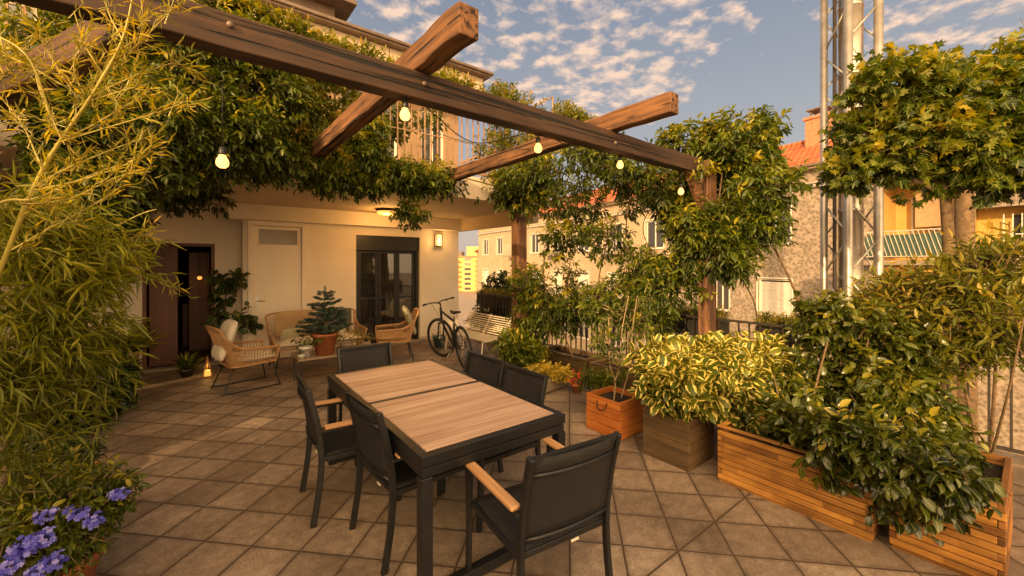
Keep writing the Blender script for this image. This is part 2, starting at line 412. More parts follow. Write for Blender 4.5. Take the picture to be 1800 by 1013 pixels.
def m_glass(name, tint=(.03, .03, .03), rough=.02, trans=.55):
    m, t, b, out = nt(name)
    v = coords(t); nz = noise(t, v, 1.3, 2)
    g = t.nodes.new('ShaderNodeBsdfGlossy'); g.inputs['Roughness'].default_value = rough; g.inputs['Color'].default_value = (.9, .88, .85, 1)
    bump_n = t.nodes.new('ShaderNodeBump'); bump_n.inputs['Strength'].default_value = .05; bump_n.inputs['Distance'].default_value = .02
    t.links.new(nz, bump_n.inputs['Height']); t.links.new(bump_n.outputs[0], g.inputs['Normal'])
    tr = t.nodes.new('ShaderNodeBsdfTransparent'); tr.inputs['Color'].default_value = (.72, .70, .66, 1)
    b.inputs['Base Color'].default_value = (*tint, 1)
    m1 = t.nodes.new('ShaderNodeMixShader'); m1.inputs[0].default_value = trans
    t.links.new(b.outputs[0], m1.inputs[1]); t.links.new(tr.outputs[0], m1.inputs[2])
    fr = t.nodes.new('ShaderNodeFresnel'); fr.inputs[0].default_value = 1.5
    k = math_(t, 'ADD', math_(t, 'MULTIPLY', fr.outputs[0], 1.3), .05, True)
    m2 = t.nodes.new('ShaderNodeMixShader'); t.links.new(k, m2.inputs[0])
    t.links.new(m1.outputs[0], m2.inputs[1]); t.links.new(g.outputs[0], m2.inputs[2]); t.links.new(m2.outputs[0], out.inputs[0])
    return m
M['glass'] = m_glass('door_glass', trans=.75)
M['glass_dark'] = m_glass('window_glass', (.035, .03, .025), .03, .15)

def m_tiles():
    """square terrace tiles laid diagonally to the house, worn and blotchy"""
    m, t, b, _ = nt('terrace_tiles')
    S = .315
    v = coords(t, (1/S, 1/S, 1/S), (0, 0, R(46)), (0, 0, 0))
    # shift so that a joint crossing falls at (2.72, 1.31)
    a = R(46); px_, py_ = 2.72/S, 1.31/S
    ox = px_*math.cos(a)-py_*math.sin(a); oy = px_*math.sin(a)+py_*math.cos(a)
    add = t.nodes.new('ShaderNodeVectorMath'); add.operation = 'SUBTRACT'; add.inputs[1].default_value = (ox, oy, 0)
    t.links.new(v, add.inputs[0])
    sep = t.nodes.new('ShaderNodeSeparateXYZ'); t.links.new(add.outputs[0], sep.inputs[0])
    wv = coords(t, (1, 1, 1)); wob = noise(t, wv, 7, 3)
    def edge(c):
        c = math_(t, 'ADD', c, math_(t, 'MULTIPLY', math_(t, 'SUBTRACT', wob, .5), .035))
        f = math_(t, 'FRACT', math_(t, 'ADD', c, 100.5)); return math_(t, 'ABSOLUTE', math_(t, 'SUBTRACT', f, .5))
    d = math_(t, 'MINIMUM', edge(sep.outputs[0]), edge(sep.outputs[1]))
    # the cut joint running along the house direction
    sw = t.nodes.new('ShaderNodeSeparateXYZ'); t.links.new(wv, sw.inputs[0])
    cut = math_(t, 'MULTIPLY', math_(t, 'ABSOLUTE', math_(t, 'SUBTRACT', sw.outputs[1], 1.31)), 1/S)
    d = math_(t, 'MINIMUM', d, cut)
    g = t.nodes.new('ShaderNodeMapRange'); g.inputs['From Min'].default_value = .010; g.inputs['From Max'].default_value = .026
    g.interpolation_type = 'SMOOTHSTEP'; t.links.new(d, g.inputs['Value'])
    fl = t.nodes.new('ShaderNodeVectorMath'); fl.operation = 'FLOOR'; t.links.new(add.outputs[0], fl.inputs[0])
    wn = t.nodes.new('ShaderNodeTexWhiteNoise'); t.links.new(fl.outputs[0], wn.inputs[0])
    n1 = noise(t, wv, 1.1, 6, .6); n2 = noise(t, wv, 14, 8, .7); n3 = noise(t, wv, 70, 4, .6)
    f = math_(t, 'ADD', math_(t, 'MULTIPLY', n1, .55), math_(t, 'MULTIPLY', n2, .45))
    r = ramp(t, f, [(.36, (.13, .095, .068)), (.50, (.245, .185, .138)), (.64, (.39, .305, .235))])
    tile = mixc(t, .85, r.outputs[0], ramp(t, wn.outputs['Value'], [(0, (.70, .68, .66)), (1, (1.18, 1.16, 1.12))]).outputs[0], 'MULTIPLY')
    sp = ramp(t, n3, [(.38, (.72, .70, .68)), (.5, (1, 1, 1)), (.66, (1.18, 1.15, 1.1))])
    tile = mixc(t, .7, tile, sp.outputs[0], 'MULTIPLY')
    # dirt creeping from joints
    dm = t.nodes.new('ShaderNodeMapRange'); dm.inputs['From Min'].default_value = .02; dm.inputs['From Max'].default_value = .16; t.links.new(d, dm.inputs['Value'])
    dirt = math_(t, 'ADD', dm.outputs[0], math_(t, 'MULTIPLY', n2, .6), True)
    tile = mixc(t, dirt, mixc(t, .45, tile, (.07, .045, .03)), tile)
    col = mixc(t, g.outputs[0], (.075, .048, .032), tile)
    t.links.new(col, b.inputs['Base Color'])
    rr = math_(t, 'ADD', math_(t, 'MULTIPLY', n2, .4), .38); t.links.new(rr, b.inputs['Roughness'])
    h = math_(t, 'ADD', g.outputs[0], math_(t, 'MULTIPLY', n2, .35)); h = math_(t, 'ADD', h, math_(t, 'MULTIPLY', n3, .12))
    bump(t, b, h, .55, .006)
    return m
M['tiles'] = m_tiles()
def m_tabletop():
    m, t, b, _ = nt('striated_table_top')
    v = coords(t, (2.2, 95, 1)); g = noise(t, v, 1, 6, .7)
    v2 = coords(t, (.8, 16, 1)); g2 = noise(t, v2, 1, 3, .5)
    f = math_(t, 'ADD', math_(t, 'MULTIPLY', g, .6), math_(t, 'MULTIPLY', g2, .4))
    r = ramp(t, f, [(.34, (.22, .125, .085)), (.48, (.42, .27, .19)), (.64, (.60, .43, .32))])
    t.links.new(r.outputs[0], b.inputs['Base Color']); b.inputs['Roughness'].default_value = .48; bump(t, b, g, .2, .002); return m
M['tabletop'] = m_tabletop()
def m_pebble():
    m, t, b, _ = nt('pebbledash_render')
    v = coords(t); vo = t.nodes.new('ShaderNodeTexVoronoi'); vo.inputs['Scale'].default_value = 9.0; t.links.new(v, vo.inputs['Vector'])
    n1 = noise(t, v, 11, 8, .75); n2 = noise(t, v, .5, 6)
    f = math_(t, 'ADD', math_(t, 'MULTIPLY', vo.outputs['Distance'], .55), math_(t, 'MULTIPLY', n1, .6))
    r = ramp(t, f, [(.30, (.12, .095, .07)), (.52, (.235, .19, .145)), (.78, (.37, .30, .235))])
    c = mixc(t, .6, r.outputs[0], ramp(t, n2, [(.3, (.78, .74, .7)), (.7, (1.1, 1.06, 1))]).outputs[0], 'MULTIPLY')
    t.links.new(c, b.inputs['Base Color']); b.inputs['Roughness'].default_value = .95; bump(t, b, f, .8, .03); return m
M['pebble'] = m_pebble()
def m_rooftile():
    m, t, b, _ = nt('clay_roof_tiles')
    v = coords(t)
    w = t.nodes.new('ShaderNodeTexBrick'); w.inputs['Scale'].default_value = 1.0; w.inputs['Brick Width'].default_value = .24; w.inputs['Row Height'].default_value = .34
    w.inputs['Color1'].default_value = (.52, .125, .035, 1); w.inputs['Color2'].default_value = (.66, .20, .06, 1); w.inputs['Mortar'].default_value = (.20, .045, .02, 1)
    w.inputs['Mortar Size'].default_value = .035; w.inputs['Mortar Smooth'].default_value = .4; t.links.new(v, w.inputs[0])
    n = noise(t, v, 1.2, 6); c = mixc(t, .8, w.outputs[0], ramp(t, n, [(.3, (.6, .55, .5)), (.7, (1.25, 1.15, 1.05))]).outputs[0], 'MULTIPLY')
    t.links.new(c, b.inputs['Base Color']); b.inputs['Roughness'].default_value = .85; bump(t, b, w.outputs['Fac'], -.8, .04); return m
M['rooftile'] = m_rooftile()

# leaves: (tone stops)
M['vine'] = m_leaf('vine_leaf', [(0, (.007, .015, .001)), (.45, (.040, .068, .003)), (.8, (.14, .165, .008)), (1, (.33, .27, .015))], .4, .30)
M['vine_lit'] = m_leaf('sunny_vine_leaf', [(0, (.02, .035, .003)), (.45, (.09, .115, .008)), (.8, (.24, .21, .02)), (1, (.42, .25, .04))], .45, .42)  # lit copy of the vine leaf, sunlight put into the yellow tones
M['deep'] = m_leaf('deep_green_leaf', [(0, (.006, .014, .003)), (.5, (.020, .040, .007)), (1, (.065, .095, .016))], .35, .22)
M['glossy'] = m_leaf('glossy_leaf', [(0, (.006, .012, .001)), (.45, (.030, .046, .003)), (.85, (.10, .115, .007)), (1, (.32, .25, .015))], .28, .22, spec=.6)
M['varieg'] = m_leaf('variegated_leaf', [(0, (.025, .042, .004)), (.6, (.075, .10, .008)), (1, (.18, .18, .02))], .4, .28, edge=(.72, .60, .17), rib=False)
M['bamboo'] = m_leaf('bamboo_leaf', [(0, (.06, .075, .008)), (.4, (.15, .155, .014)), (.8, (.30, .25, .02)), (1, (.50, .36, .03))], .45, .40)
M['bamboo_dk'] = m_leaf('shaded_bamboo_leaf', [(0, (.05, .065, .004)), (.5, (.17, .185, .010)), (1, (.40, .36, .02))], .45, .35)  # copy of the bamboo leaf for shaded lower leaves, light put into the colour
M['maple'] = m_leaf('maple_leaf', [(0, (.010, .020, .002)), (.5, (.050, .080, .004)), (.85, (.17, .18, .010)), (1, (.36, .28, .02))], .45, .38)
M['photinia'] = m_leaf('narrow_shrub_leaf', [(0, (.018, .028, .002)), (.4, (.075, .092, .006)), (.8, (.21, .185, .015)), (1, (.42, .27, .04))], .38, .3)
M['spruce'] = m_leaf('spruce_needle', [(0, (.02, .045, .032)), (.6, (.06, .10, .075)), (1, (.14, .19, .13))], .5, .1, rib=False)
M['yellow_leaf'] = m_leaf('yellow_leaf', [(0, (.22, .20, .03)), (.6, (.48, .38, .06)), (1, (.65, .50, .10))], .45, .4)
M['petal_blue'] = m_leaf('plumbago_petal', [(0, (.07, .07, .45)), (.6, (.14, .14, .68)), (1, (.40, .38, .88))], .6, .35, rib=False)
M['petal_red'] = m_leaf('red_petal', [(0, (.5, .05, .02)), (1, (.75, .12, .05))], .6, .3, rib=False)

# ================================================================== GROUND, TERRACE
mb = MB(); mb.box(-400, -300, -7.0, 500, 600, -6.5); tag(mb.build('ground', M['pave']), 'pale paved yard and street far below the terrace', 'ground', kind='structure')
mb = MB(); mb.box(9.5, -60, -6.496, 15.5, 140, -6.492); tag(mb.build('road', M['asphalt']), 'grey asphalt street between terrace and the long building', 'road', kind='structure')
mb = MB(); mb.box(-3.2, -4.5, -.30, 5.30, 8.61, 0); tag(mb.build('terrace_floor', M['tiles']), 'worn beige terrace tiles laid diagonally', 'floor', kind='structure')
mb = MB(); mb.box(-3.3, -4.6, -6.5, 5.28, 8.2, -.302); tag(mb.build('terrace_base', M['cream_st']), 'storey below the terrace', 'building base', kind='structure')
# unseen wall added on the left to shade the terrace, slotted for sun streaks
def wall_grid(mb, x0, x1, z0, z1, opens, put):
    xs = sorted({x0, x1, *[o[0] for o in opens], *[o[1] for o in opens]}); zs = sorted({z0, z1, *[o[2] for o in opens], *[o[3] for o in opens]})
    for i in range(len(xs)-1):
        for j in range(len(zs)-1):
            cx = (xs[i]+xs[i+1])/2; cz = (zs[j]+zs[j+1])/2
            if any(o[0] < cx < o[1] and o[2] < cz < o[3] for o in opens): continue
            put(xs[i], xs[i+1], zs[j], zs[j+1])
mb = MB()
wall_grid(mb, -4.5, 9.0, 0, 2.85, [(6.20, 6.44, .64, 1.16), (4.93, 5.13, .96, 1.24), (3.18, 3.64, .92, 1.30)], lambda a, b, c, d: mb.box(-3.2, a, c, -3.08, b, d))
tag(mb.build('added_shade_wall', M['stucco']), 'unseen plain stucco wall added on the left to shade the terrace', 'wall', kind='structure')

# ================================================================== HOUSE
house = empty('house', (0, 8.3, 0), 0, 'cream stucco house with deep balcony, black glass door and white door opening on the terrace', 'house')
HY = 8.3
def hb(name, mat, boxes, bevel=0, parent=None):
    mb = MB()
    for b in boxes: mb.box(b[0], b[1]-HY, b[2], b[3], b[4]-HY, b[5])
    return mb.build(name, mat, parent or house, bevel)
mb = MB()
wall_grid(mb, .72, 4.93, 0, 2.68, [(2.60, 3.96, 0, 2.25), (.84, 1.66, 0, 2.40)], lambda a, b, c, d: mb.box(a, 0, c, b, .32, d))
mb.box(-6, .32, 0, -.57, .6, 2.68); mb.box(-.57, .32, 2.02, .35, .6, 2.68); mb.box(.35, .32, 0, 4.93, .6, 0.001)
mb.box(.35, .32, 0, .82, .6, 2.68); mb.box(4.61, .32, 0, 4.93, 6.0, 2.68); mb.box(-6, -.01, 2.40, -1.0, .319, 2.68)
wall = mb.build('wall', M['stucco'], house)
hb('ceiling_beam', M['stucco'], [(.50, 8.06, 2.42, 4.9, 8.297, 2.679)], .004)
hb('door_sill', M['grey_slab'], [(-.65, 8.42, 0.002, .42, 8.60, .04)], .004)
hb('door_sill', M['grey_slab'], [(2.5, 8.16, .002, 4.06, 8.30, .05)], .004)
hb('wall_skirting', M['cornice'], [(3.97, 8.285, .0, 4.92, 8.299, .09), (1.76, 8.285, 0, 2.58, 8.299, .09)])
# balcony slab, soffit, side downstand
hb('balcony_slab', M['slab_edge'], [(-8, 5.27, 2.70, 5.0, 8.9, 3.0)], .01)
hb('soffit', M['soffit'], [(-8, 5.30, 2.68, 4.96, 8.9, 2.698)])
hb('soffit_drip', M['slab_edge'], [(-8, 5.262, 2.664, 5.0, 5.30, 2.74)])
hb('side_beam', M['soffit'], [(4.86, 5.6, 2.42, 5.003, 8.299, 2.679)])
# upper storey
mb = MB()
wall_grid(mb, -8, 4.93, 3.0, 5.5, [(-3, -1.6, 3.0, 5.2), (.2, 1.5, 3.9, 5.1), (2.3, 3.5, 3.0, 5.2), (4.0, 4.6, 3.9, 5.1)], lambda a, b, c, d: mb.box(a, 0, c, b, .3, d))
mb.box(4.63, .3, 3.0, 4.93, 6, 5.5)
mb.build('upper_wall', m_rough('upper_wall_render', (.26, .165, .095), (.36, .24, .145), 2.0, .85, .3, 60), house)
for (x0, x1, z0, z1) in [(-3, -1.6, 3.0, 5.2), (.2, 1.5, 3.9, 5.1), (2.3, 3.5, 3.0, 5.2), (4.0, 4.6, 3.9, 5.1)]:
    fr = hb('window', M['door_paint'], [(x0, 8.40, z0, x0+.06, 8.46, z1), (x1-.06, 8.40, z0, x1, 8.46, z1), (x0+.06, 8.40, z1-.06, x1-.06, 8.46, z1), ((x0+x1)/2-.03, 8.40, z0, (x0+x1)/2+.03, 8.46, z1-.06)], .004)
    hb('pane', M['glass_dark'], [(x0+.05, 8.43, z0, x1-.05, 8.44, z1-.05)], 0, fr)
# balcony railing
mb = MB(); x = -2.6
while x < 5.0: mb.box(x, -3.0+0, 3.05, x+.016, -2.984, 4.0); x += .10
y = -2.9
while y < 0: mb.box(4.95, y, 3.05, 4.962, y+.012, 4.0); y += .105
mb.build('balcony_railing', M['rust_iron'], house)
hb('railing_rail', M['rust_iron'], [(-8, 5.285, 4.0, 4.98, 5.325, 4.03), (-8, 5.288, 3.05, 4.98, 5.32, 3.075), (4.94, 5.325, 4.0, 4.98, 8.3, 4.03), (-8, 5.294, 3.5, 4.95, 5.306, 3.512)])
for px in (-2.5, -.3, 1.9, 4.0, 4.93): hb('railing_post', M['rust_iron'], [(px, 5.28, 3.0, px+.035, 5.315, 4.05)])
mb = MB(); mb.tube([(5.05, -3.02, 3.9), (5.05, -3.02, 4.62)], .014); mb.tube([(4.6, -3.0, 4.35), (5.05, -3.02, 4.62)], .012); mb.build('trellis_rod', M['rust_iron'], house)
# roof and cornice
hb('cornice', M['cornice'], [(-9, 7.62, 5.50, 5.16, 9.5, 5.80)], .01)
hb('roof_gutter', M['gutter'], [(-9, 7.46, 5.80, 5.28, 9.6, 5.84), (-9, 7.42, 5.84, 5.32, 9.6, 5.90), (-9, 7.52, 5.90, 5.24, 9.6, 5.93)], .012)
hb('upper_roof', M['gutter'], [(-9, 8.1, 5.93, 2.15, 12, 6.45), (-9, 7.75, 6.45, 2.45, 12, 6.53), (-9, 7.9, 6.53, 2.3, 12, 6.58)], .01)
mb = MB()
for i in range(60):
    x = 2.4+i*.05
    if x < 5.1: mb.box(x, -.72, 5.93, x+.018, -.5, 5.945)
mb.build('roof_tile_edge', M['brick_red'], house)
for xj in (-3.0, -1.5, .0, 1.5, 3.0, 4.4): hb('cornice_joint', M['gutter'], [(xj, 7.612, 5.505, xj+.012, 7.622, 5.795)])
# interiors
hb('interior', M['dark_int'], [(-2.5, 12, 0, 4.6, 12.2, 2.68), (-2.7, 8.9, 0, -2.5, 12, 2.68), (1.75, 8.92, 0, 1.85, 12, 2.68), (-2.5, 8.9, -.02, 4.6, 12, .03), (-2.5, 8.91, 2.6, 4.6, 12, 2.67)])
# left doorway: dark frame + brown leaf
hb('doorway_frame', M['door_brown'], [(-.57, 8.62, .04, -.52, 8.75, 2.02), (.30, 8.62, .04, .35, 8.75, 2.02), (-.52, 8.62, 1.97, .30, 8.75, 2.02)], .003)
dl = empty('brown_door', (-.50, 8.78-HY, 0), 0, parent=house)
mb = MB(); mb.box(0, 0, .03, .36, .045, 1.97); mb.build('door_leaf', M['door_brown'], dl, .004); dl['label'] = 'dark brown door leaf folded half open'
hb('cupboard', M['door_brown'], [(.0, 9.9, .03, .32, 10.3, 1.9), (-.1, 10.4, .03, .9, 10.8, .9)], .01)
# white door
wd = empty('white_door', (.84, 0, 0), 0, parent=house)
def lb(name, mat, boxes, par, bevel=.004):
    mb = MB()
    for b in boxes: mb.box(*b)
    return mb.build(name, mat, par, bevel)
lb('door_frame', M['door_paint'], [(-.05, -.035, 0, .035, .08, 2.44), (.785, -.035, 0, .87, .08, 2.44), (.035, -.035, 2.34, .785, .08, 2.44)], wd)
lb('door_leaf', M['door_paint'], [(.037, .0, .01, .783, .045, 2.02), (.037, .0, 2.02, .11, .045, 2.335), (.71, .0, 2.02, .783, .045, 2.335), (.11, 0, 2.28, .71, .045, 2.335)], wd)
lb('transom_pane', M['frosted'], [(.11, .015, 2.02, .71, .03, 2.28)], wd, 0)
h = MB(); h.box(.075, -.012, .93, .105, 0, 1.12); h.tube([(.09, -.012, 1.04), (.09, -.05, 1.04), (.20, -.052, 1.04)], .009); h.build('door_handle', M['steel'], wd)
# black glass door
bd = empty('glass_door', (2.60, 0, 0), 0, parent=house)
lb('shutter_box', M['black_metal'], [(.002, .03, 1.95, 1.358, .30, 2.248)], bd)
lb('door_frame', M['black_metal'], [(.002, .06, .03, .07, .2, 1.95), (1.29, .06, .03, 1.358, .2, 1.95)], bd)
for i, x in enumerate((.072, .48, .885)):
    lf = lb('door_leaf', M['black_metal'], [(x, .10, .05, x+.055, .15, 1.945), (x+.345, .10, .05, x+.40, .15, 1.945), (x+.055, .10, 1.89, x+.345, .15, 1.945), (x+.055, .10, .05, x+.345, .15, .14), (x+.055, .11, .95, x+.345, .14, .99)], bd)
    lb('pane', M['glass'], [(x+.05, .122, .13, x+.35, .128, 1.90)], lf, 0)
hb('curtain', M['cushion_tan'], [(3.55, 8.62, .1, 3.8, 8.66, .95)], .01)
hb('sideboard', M['door_brown'], [(2.3, 10.6, .03, 3.6, 11.1, .8)], .01)
hb('picture_panel', M['cushion'], [(2.5, 11.9, 1.1, 2.75, 11.98, 1.9), (3.3, 11.9, 1.2, 3.5, 11.98, 1.95)])
# lamps
def lamp_light(name, loc, col, power, size, parent=None):
    l = bpy.data.lights.new(name, 'POINT'); l.energy = power; l.color = col; l.shadow_soft_size = size
    o = bpy.data.objects.new(name, l); COL.objects.link(o); o.location = loc
    if parent: o.parent = parent
    return o
M['lamp_glow'] = m_emit('lamp_glow', (1.0, .46, .10), 1.9)
M['bulb_glow'] = m_emit('bulb_glow', (1.0, .50, .15), 2.2)
M['wall_glow'] = m_emit('wall_lamp_glow', (1.0, .52, .16), 2.1)
M['int_glow'] = m_emit('interior_lamp_glow', (1.0, .36, .08), 1.2)
cl = empty('ceiling_lamp', (2.86, 7.36, 2.68), 0, 'round glowing ceiling lamp with dark rim under the balcony soffit', 'ceiling lamp')
mb = MB(); mb.lathe([(.0, 0), (.19, 0), (.20, -.02), (.20, -.04), (.185, -.045)], n=32); mb.build('rim', M['black_metal'], cl)
mb = MB(); mb.lathe([(.183, -.04), (.175, -.07), (.13, -.095), (.06, -.105), (0, -.107)], n=32); mb.build('diffuser', M['lamp_glow'], cl)
lamp_light('lamp_light', (0, 0, -.2), (1, .50, .13), 26, .12, cl)
wl = empty('wall_lamp', (4.38, 8.3, 2.2), 0, 'small rectangular lit wall lamp right of the black glass door', 'wall lamp')
lb('backplate', M['black_metal'], [(-.07, -.025, -.14, .07, -.001, .14), (-.075, -.11, .125, .075, -.025, .14), (-.075, -.11, -.14, .075, -.025, -.125)], wl)
lb('diffuser', M['wall_glow'], [(-.058, -.10, -.124, .058, -.026, .124)], wl, .006)
lb('cage_bar', M['black_metal'], [(-.075, -.112, -.125, -.06, -.10, .125), (.06, -.112, -.125, .075, -.10, .125)], wl, 0)
lamp_light('lamp_light', (0, -.2, -.02), (1, .55, .18), 7, .06, wl)
il = empty('interior_lamp', (.16, 9.55, 1.42), 0, 'dim orange globe lamp glowing inside the left doorway', 'lamp')
mb = MB(); mb.lathe([(0, .035), (.03, .025), (.04, 0), (.03, -.025), (0, -.035)], n=16); mb.build('globe', M['int_glow'], il)
mb = MB(); mb.tube([(0, 0, .04), (0, 0, 1.18)], .004); mb.build('cord', M['black_metal'], il)
lamp_light('lamp_light', (0, -.12, -.05), (1, .42, .14), .8, .04, il)

# ================================================================== PERGOLA
pg = empty('pergola', (1.13, 2.37, 0), 0, 'weathered brown timber pergola of one long beam with rafters reaching to the balcony', 'pergola')
def pb(name, mat, a, b, w, h, up=(0, 0, 1), bevel=.008):
    o_ = Vector((1.13, 2.37, 0)); a = Vector(a); b = Vector(b); mid = (a+b)/2
    d = b-a; L = d.length; ang = math.atan2(d.y, d.x)
    mb = MB(); k = 26
    # slightly waned timber: several slices with small offsets
    rr = random.Random(int(L*100)+len(name)); vs = []; fs = []
    D = d.normalized(); U = Vector(up); X = D.cross(U).normalized(); U = X.cross(D)
    for i in range(k+1):
        p = a+d*i/k; jx = rr.uniform(-.004, .004); jz = rr.uniform(-.005, .005)
        for sx, su in ((-1, -1), (1, -1), (1, 1), (-1, 1)): vs.append(p-o_+X*(sx*w/2+jx)+U*(su*h/2+jz))
    for i in range(k):
        for j in range(4): fs.append((i*4+j, i*4+(j+1) % 4, i*4+4+(j+1) % 4, i*4+4+j))
    fs += [(3, 2, 1, 0), (k*4, k*4+1, k*4+2, k*4+3)]
    mb.add(vs, fs); ob = mb.build(name, mat, pg, bevel, segs=2); return ob
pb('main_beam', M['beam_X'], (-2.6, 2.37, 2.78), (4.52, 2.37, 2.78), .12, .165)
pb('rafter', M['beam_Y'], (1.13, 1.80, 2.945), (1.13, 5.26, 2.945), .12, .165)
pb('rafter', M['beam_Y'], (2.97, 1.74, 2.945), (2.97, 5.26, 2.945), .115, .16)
M['beam_D'] = m_wood('beam_wood_diag', (.025, .011, .006), (.16, .075, .033), 'Y', .8, .72, .9, cracks=.8)
mb = MB(); L_ = 3.55; mb.box(-.06, 0, -.0825, .06, L_, .0825); dbm = mb.build('diagonal_beam', M['beam_D'], pg, .008)
dbm.location = (-.16-1.13, 2.46-2.37, 2.78); dbm.rotation_euler = (0, 0, math.atan2(1.59, 3.24))
pb('rafter', M['beam_Y'], (-1.55, 2.3, 2.945), (-1.55, 5.26, 2.945), .12, .16)
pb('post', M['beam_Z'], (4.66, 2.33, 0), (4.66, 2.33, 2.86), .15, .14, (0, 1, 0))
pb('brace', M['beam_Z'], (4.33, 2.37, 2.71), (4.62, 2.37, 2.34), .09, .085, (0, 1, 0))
mb = MB()
for (x, y, z) in ((4.43, 2.305, 2.80), (2.97, 2.305, 2.76), (1.13, 2.305, 2.79), (.15, 2.305, 2.80)): mb.lathe([(0, -.012), (.014, -.01), (.014, .004)], (x-1.13, y-2.37, z), 8, 'Y')
mb.build('bolt', M['gutter'], pg)
ps = empty('timber_column', (4.33, 5.33, 0), 0, 'thick square brown timber column under the balcony corner beside the slatted bench', 'column')
mb = MB(); mb.box(-.095, -.095, 0, .095, .095, 2.663); mb.build('shaft', M['beam_Z'], ps, .01)
mb = MB(); mb.box(-.12, -.12, 0, .12, .12, .06); mb.build('base_plate', M['gutter'], ps, .004)

# bulbs hung on cords
def bulb(loc, cord, label):
    o = empty('hanging_bulb', loc, 0, label, 'light bulb', 'bulbs hung from the pergola')
    mb = MB(); mb.lathe([(0, -.034), (.017, -.031), (.029, -.020), (.032, -.004), (.029, .012), (.020, .028), (.016, .040)], n=20); mb.build('glass_globe', M['bulb_glow'], o)
    mb = MB(); mb.lathe([(.017, .038), (.019, .045), (.019, .075), (.010, .085), (0, .086)], n=14); mb.build('socket', M['black_metal'], o)
    mb = MB(); mb.tube([(0, 0, .084), (0, 0, cord)], .003, 6); mb.build('cord', M['black_metal'], o)
    lamp_light('bulb_light', (0, 0, -.07), (1, .6, .22), .8, .04, o)
    return o
bl = [(W(391, 285, 2.30), 'lit bulb against dark vine, leftmost of the hanging bulbs'), (W(712, 202, 2.50), 'large lit bulb hanging where the first rafter crosses the long beam'),
      (W(946, 261, 3.22), 'lit bulb in front of the second rafter, middle of the row'), (W(1090, 290, 3.86), 'small lit bulb against leaves left of the beam brace'),
      (W(1197, 337, 4.45), 'lit bulb hanging just left of the slanted brace by the post')]
for p, l in bl: bulb(p, min(2.70-p.z, .5), l)
cb = MB()
P3 = [Vector(W(660, 195, 2.9)), bl[1][0]+Vector((0, 0, .14)), Vector(W(830, 250, 3.0)), bl[2][0]+Vector((0, 0, .12)), Vector(W(1020, 268, 3.6)), bl[3][0]+Vector((0, 0, .12)), bl[4][0]+Vector((0, 0, .14))]
cb.tube(catmull(P3, 8), .0035, 5)
P4 = [Vector(W(600, 120, 4.2)), Vector(W(760, 230, 4.2)), Vector(W(905, 262, 4.4)), Vector(W(1000, 255, 4.8))]
cb.tube(catmull(P4, 8), .0035, 5)
tag(cb.build('light_cable', M['black_metal']), 'thin dark sagging cable strung below the long pergola beam', 'cable')
# ================================================================== FENCE
fn = empty('iron_fence', (5.1, 0, 0), 0, 'dark iron bar fence along the terrace edge on a low kerb', 'fence')
lb('kerb', M['concrete'], [(-.13, -4.4, 0, .15, 8.25, .16)], fn, .01)
posts = [-4.3, -2.6, -.9, .8, 2.5, 4.2, 5.9, 7.6]
for i in range(len(posts)):
    y = posts[i]; lb('post', M['iron'], [(-.025, y-.025, .16, .025, y+.025, 1.06)], fn, .003)
    if i < len(posts)-1:
        mb = MB(); yy = y+.11
        while yy < posts[i+1]-.06: mb.box(-.008, yy-.008, .235, .008, yy+.008, .995); yy += .115
        mb.box(-.015, y+.025, .21, .015, posts[i+1]-.025, .235); mb.box(-.018, y+.025, .995, .018, posts[i+1]-.025, 1.02)
        mb.build('bar_panel', M['iron'], fn)
# dark troughs hung on the outer side with low green edging
def trough(y0, y1, label, seed):
    t = empty('rail_trough', (5.33, (y0+y1)/2, 0), 0, label, 'planter trough', 'dark troughs hung on the fence')
    a = (y1-y0)/2
    lb('trough_box', M['dark_plastic'], [(-.10, -a, .74, .14, a, .96)], t, .012)
    n = int(900*(y1-y0)); r = np.random.default_rng(seed)
    P = np.stack([r.uniform(-.10, .16, n), r.uniform(-a, a, n), .95+r.random(n)**2*.10], 1)
    ax = np.stack([r.normal(size=n)*.5, r.normal(size=n)*.5, .6+r.random(n)], 1)
    p = sprigs(P, ax, 4, .07, .045, .012, 0, 1, seed); leaf_mesh('foliage', *p[:3], p[3], p[4], p[5], 'lance', M['photinia'], t)
trough(1.3, 2.05, 'dark trough with green edging on the fence left of the steel tower', 3)
trough(2.45, 4.1, 'long dark trough on the fence behind the timber post', 4)
trough(6.2, 8.0, 'dark trough on the fence behind the slatted bench', 5)

# ================================================================== LONG BUILDING ACROSS THE STREET
def mat_s(px): 
    t = (px-900)/FPX; s = (11.1-17*t)/(.486+.874*t); return s, 17+.874*s
def fz(px, py): return EYE+(462-py)/FPX*mat_s(px)[1]
nb = empty('long_building', (19.2, 6.53, 0), math.atan2(.988, .157), 'long grey pebbledash and cream building with orange tiled roof across the street', 'building')
def nbb(name, mat, boxes, par=None, bevel=0, rot=None):
    mb = MB()
    for b in boxes: mb.box(*b)
    return mb.build(name, mat, par or nb, bevel)
def sx(px): return mat_s(px)[0]
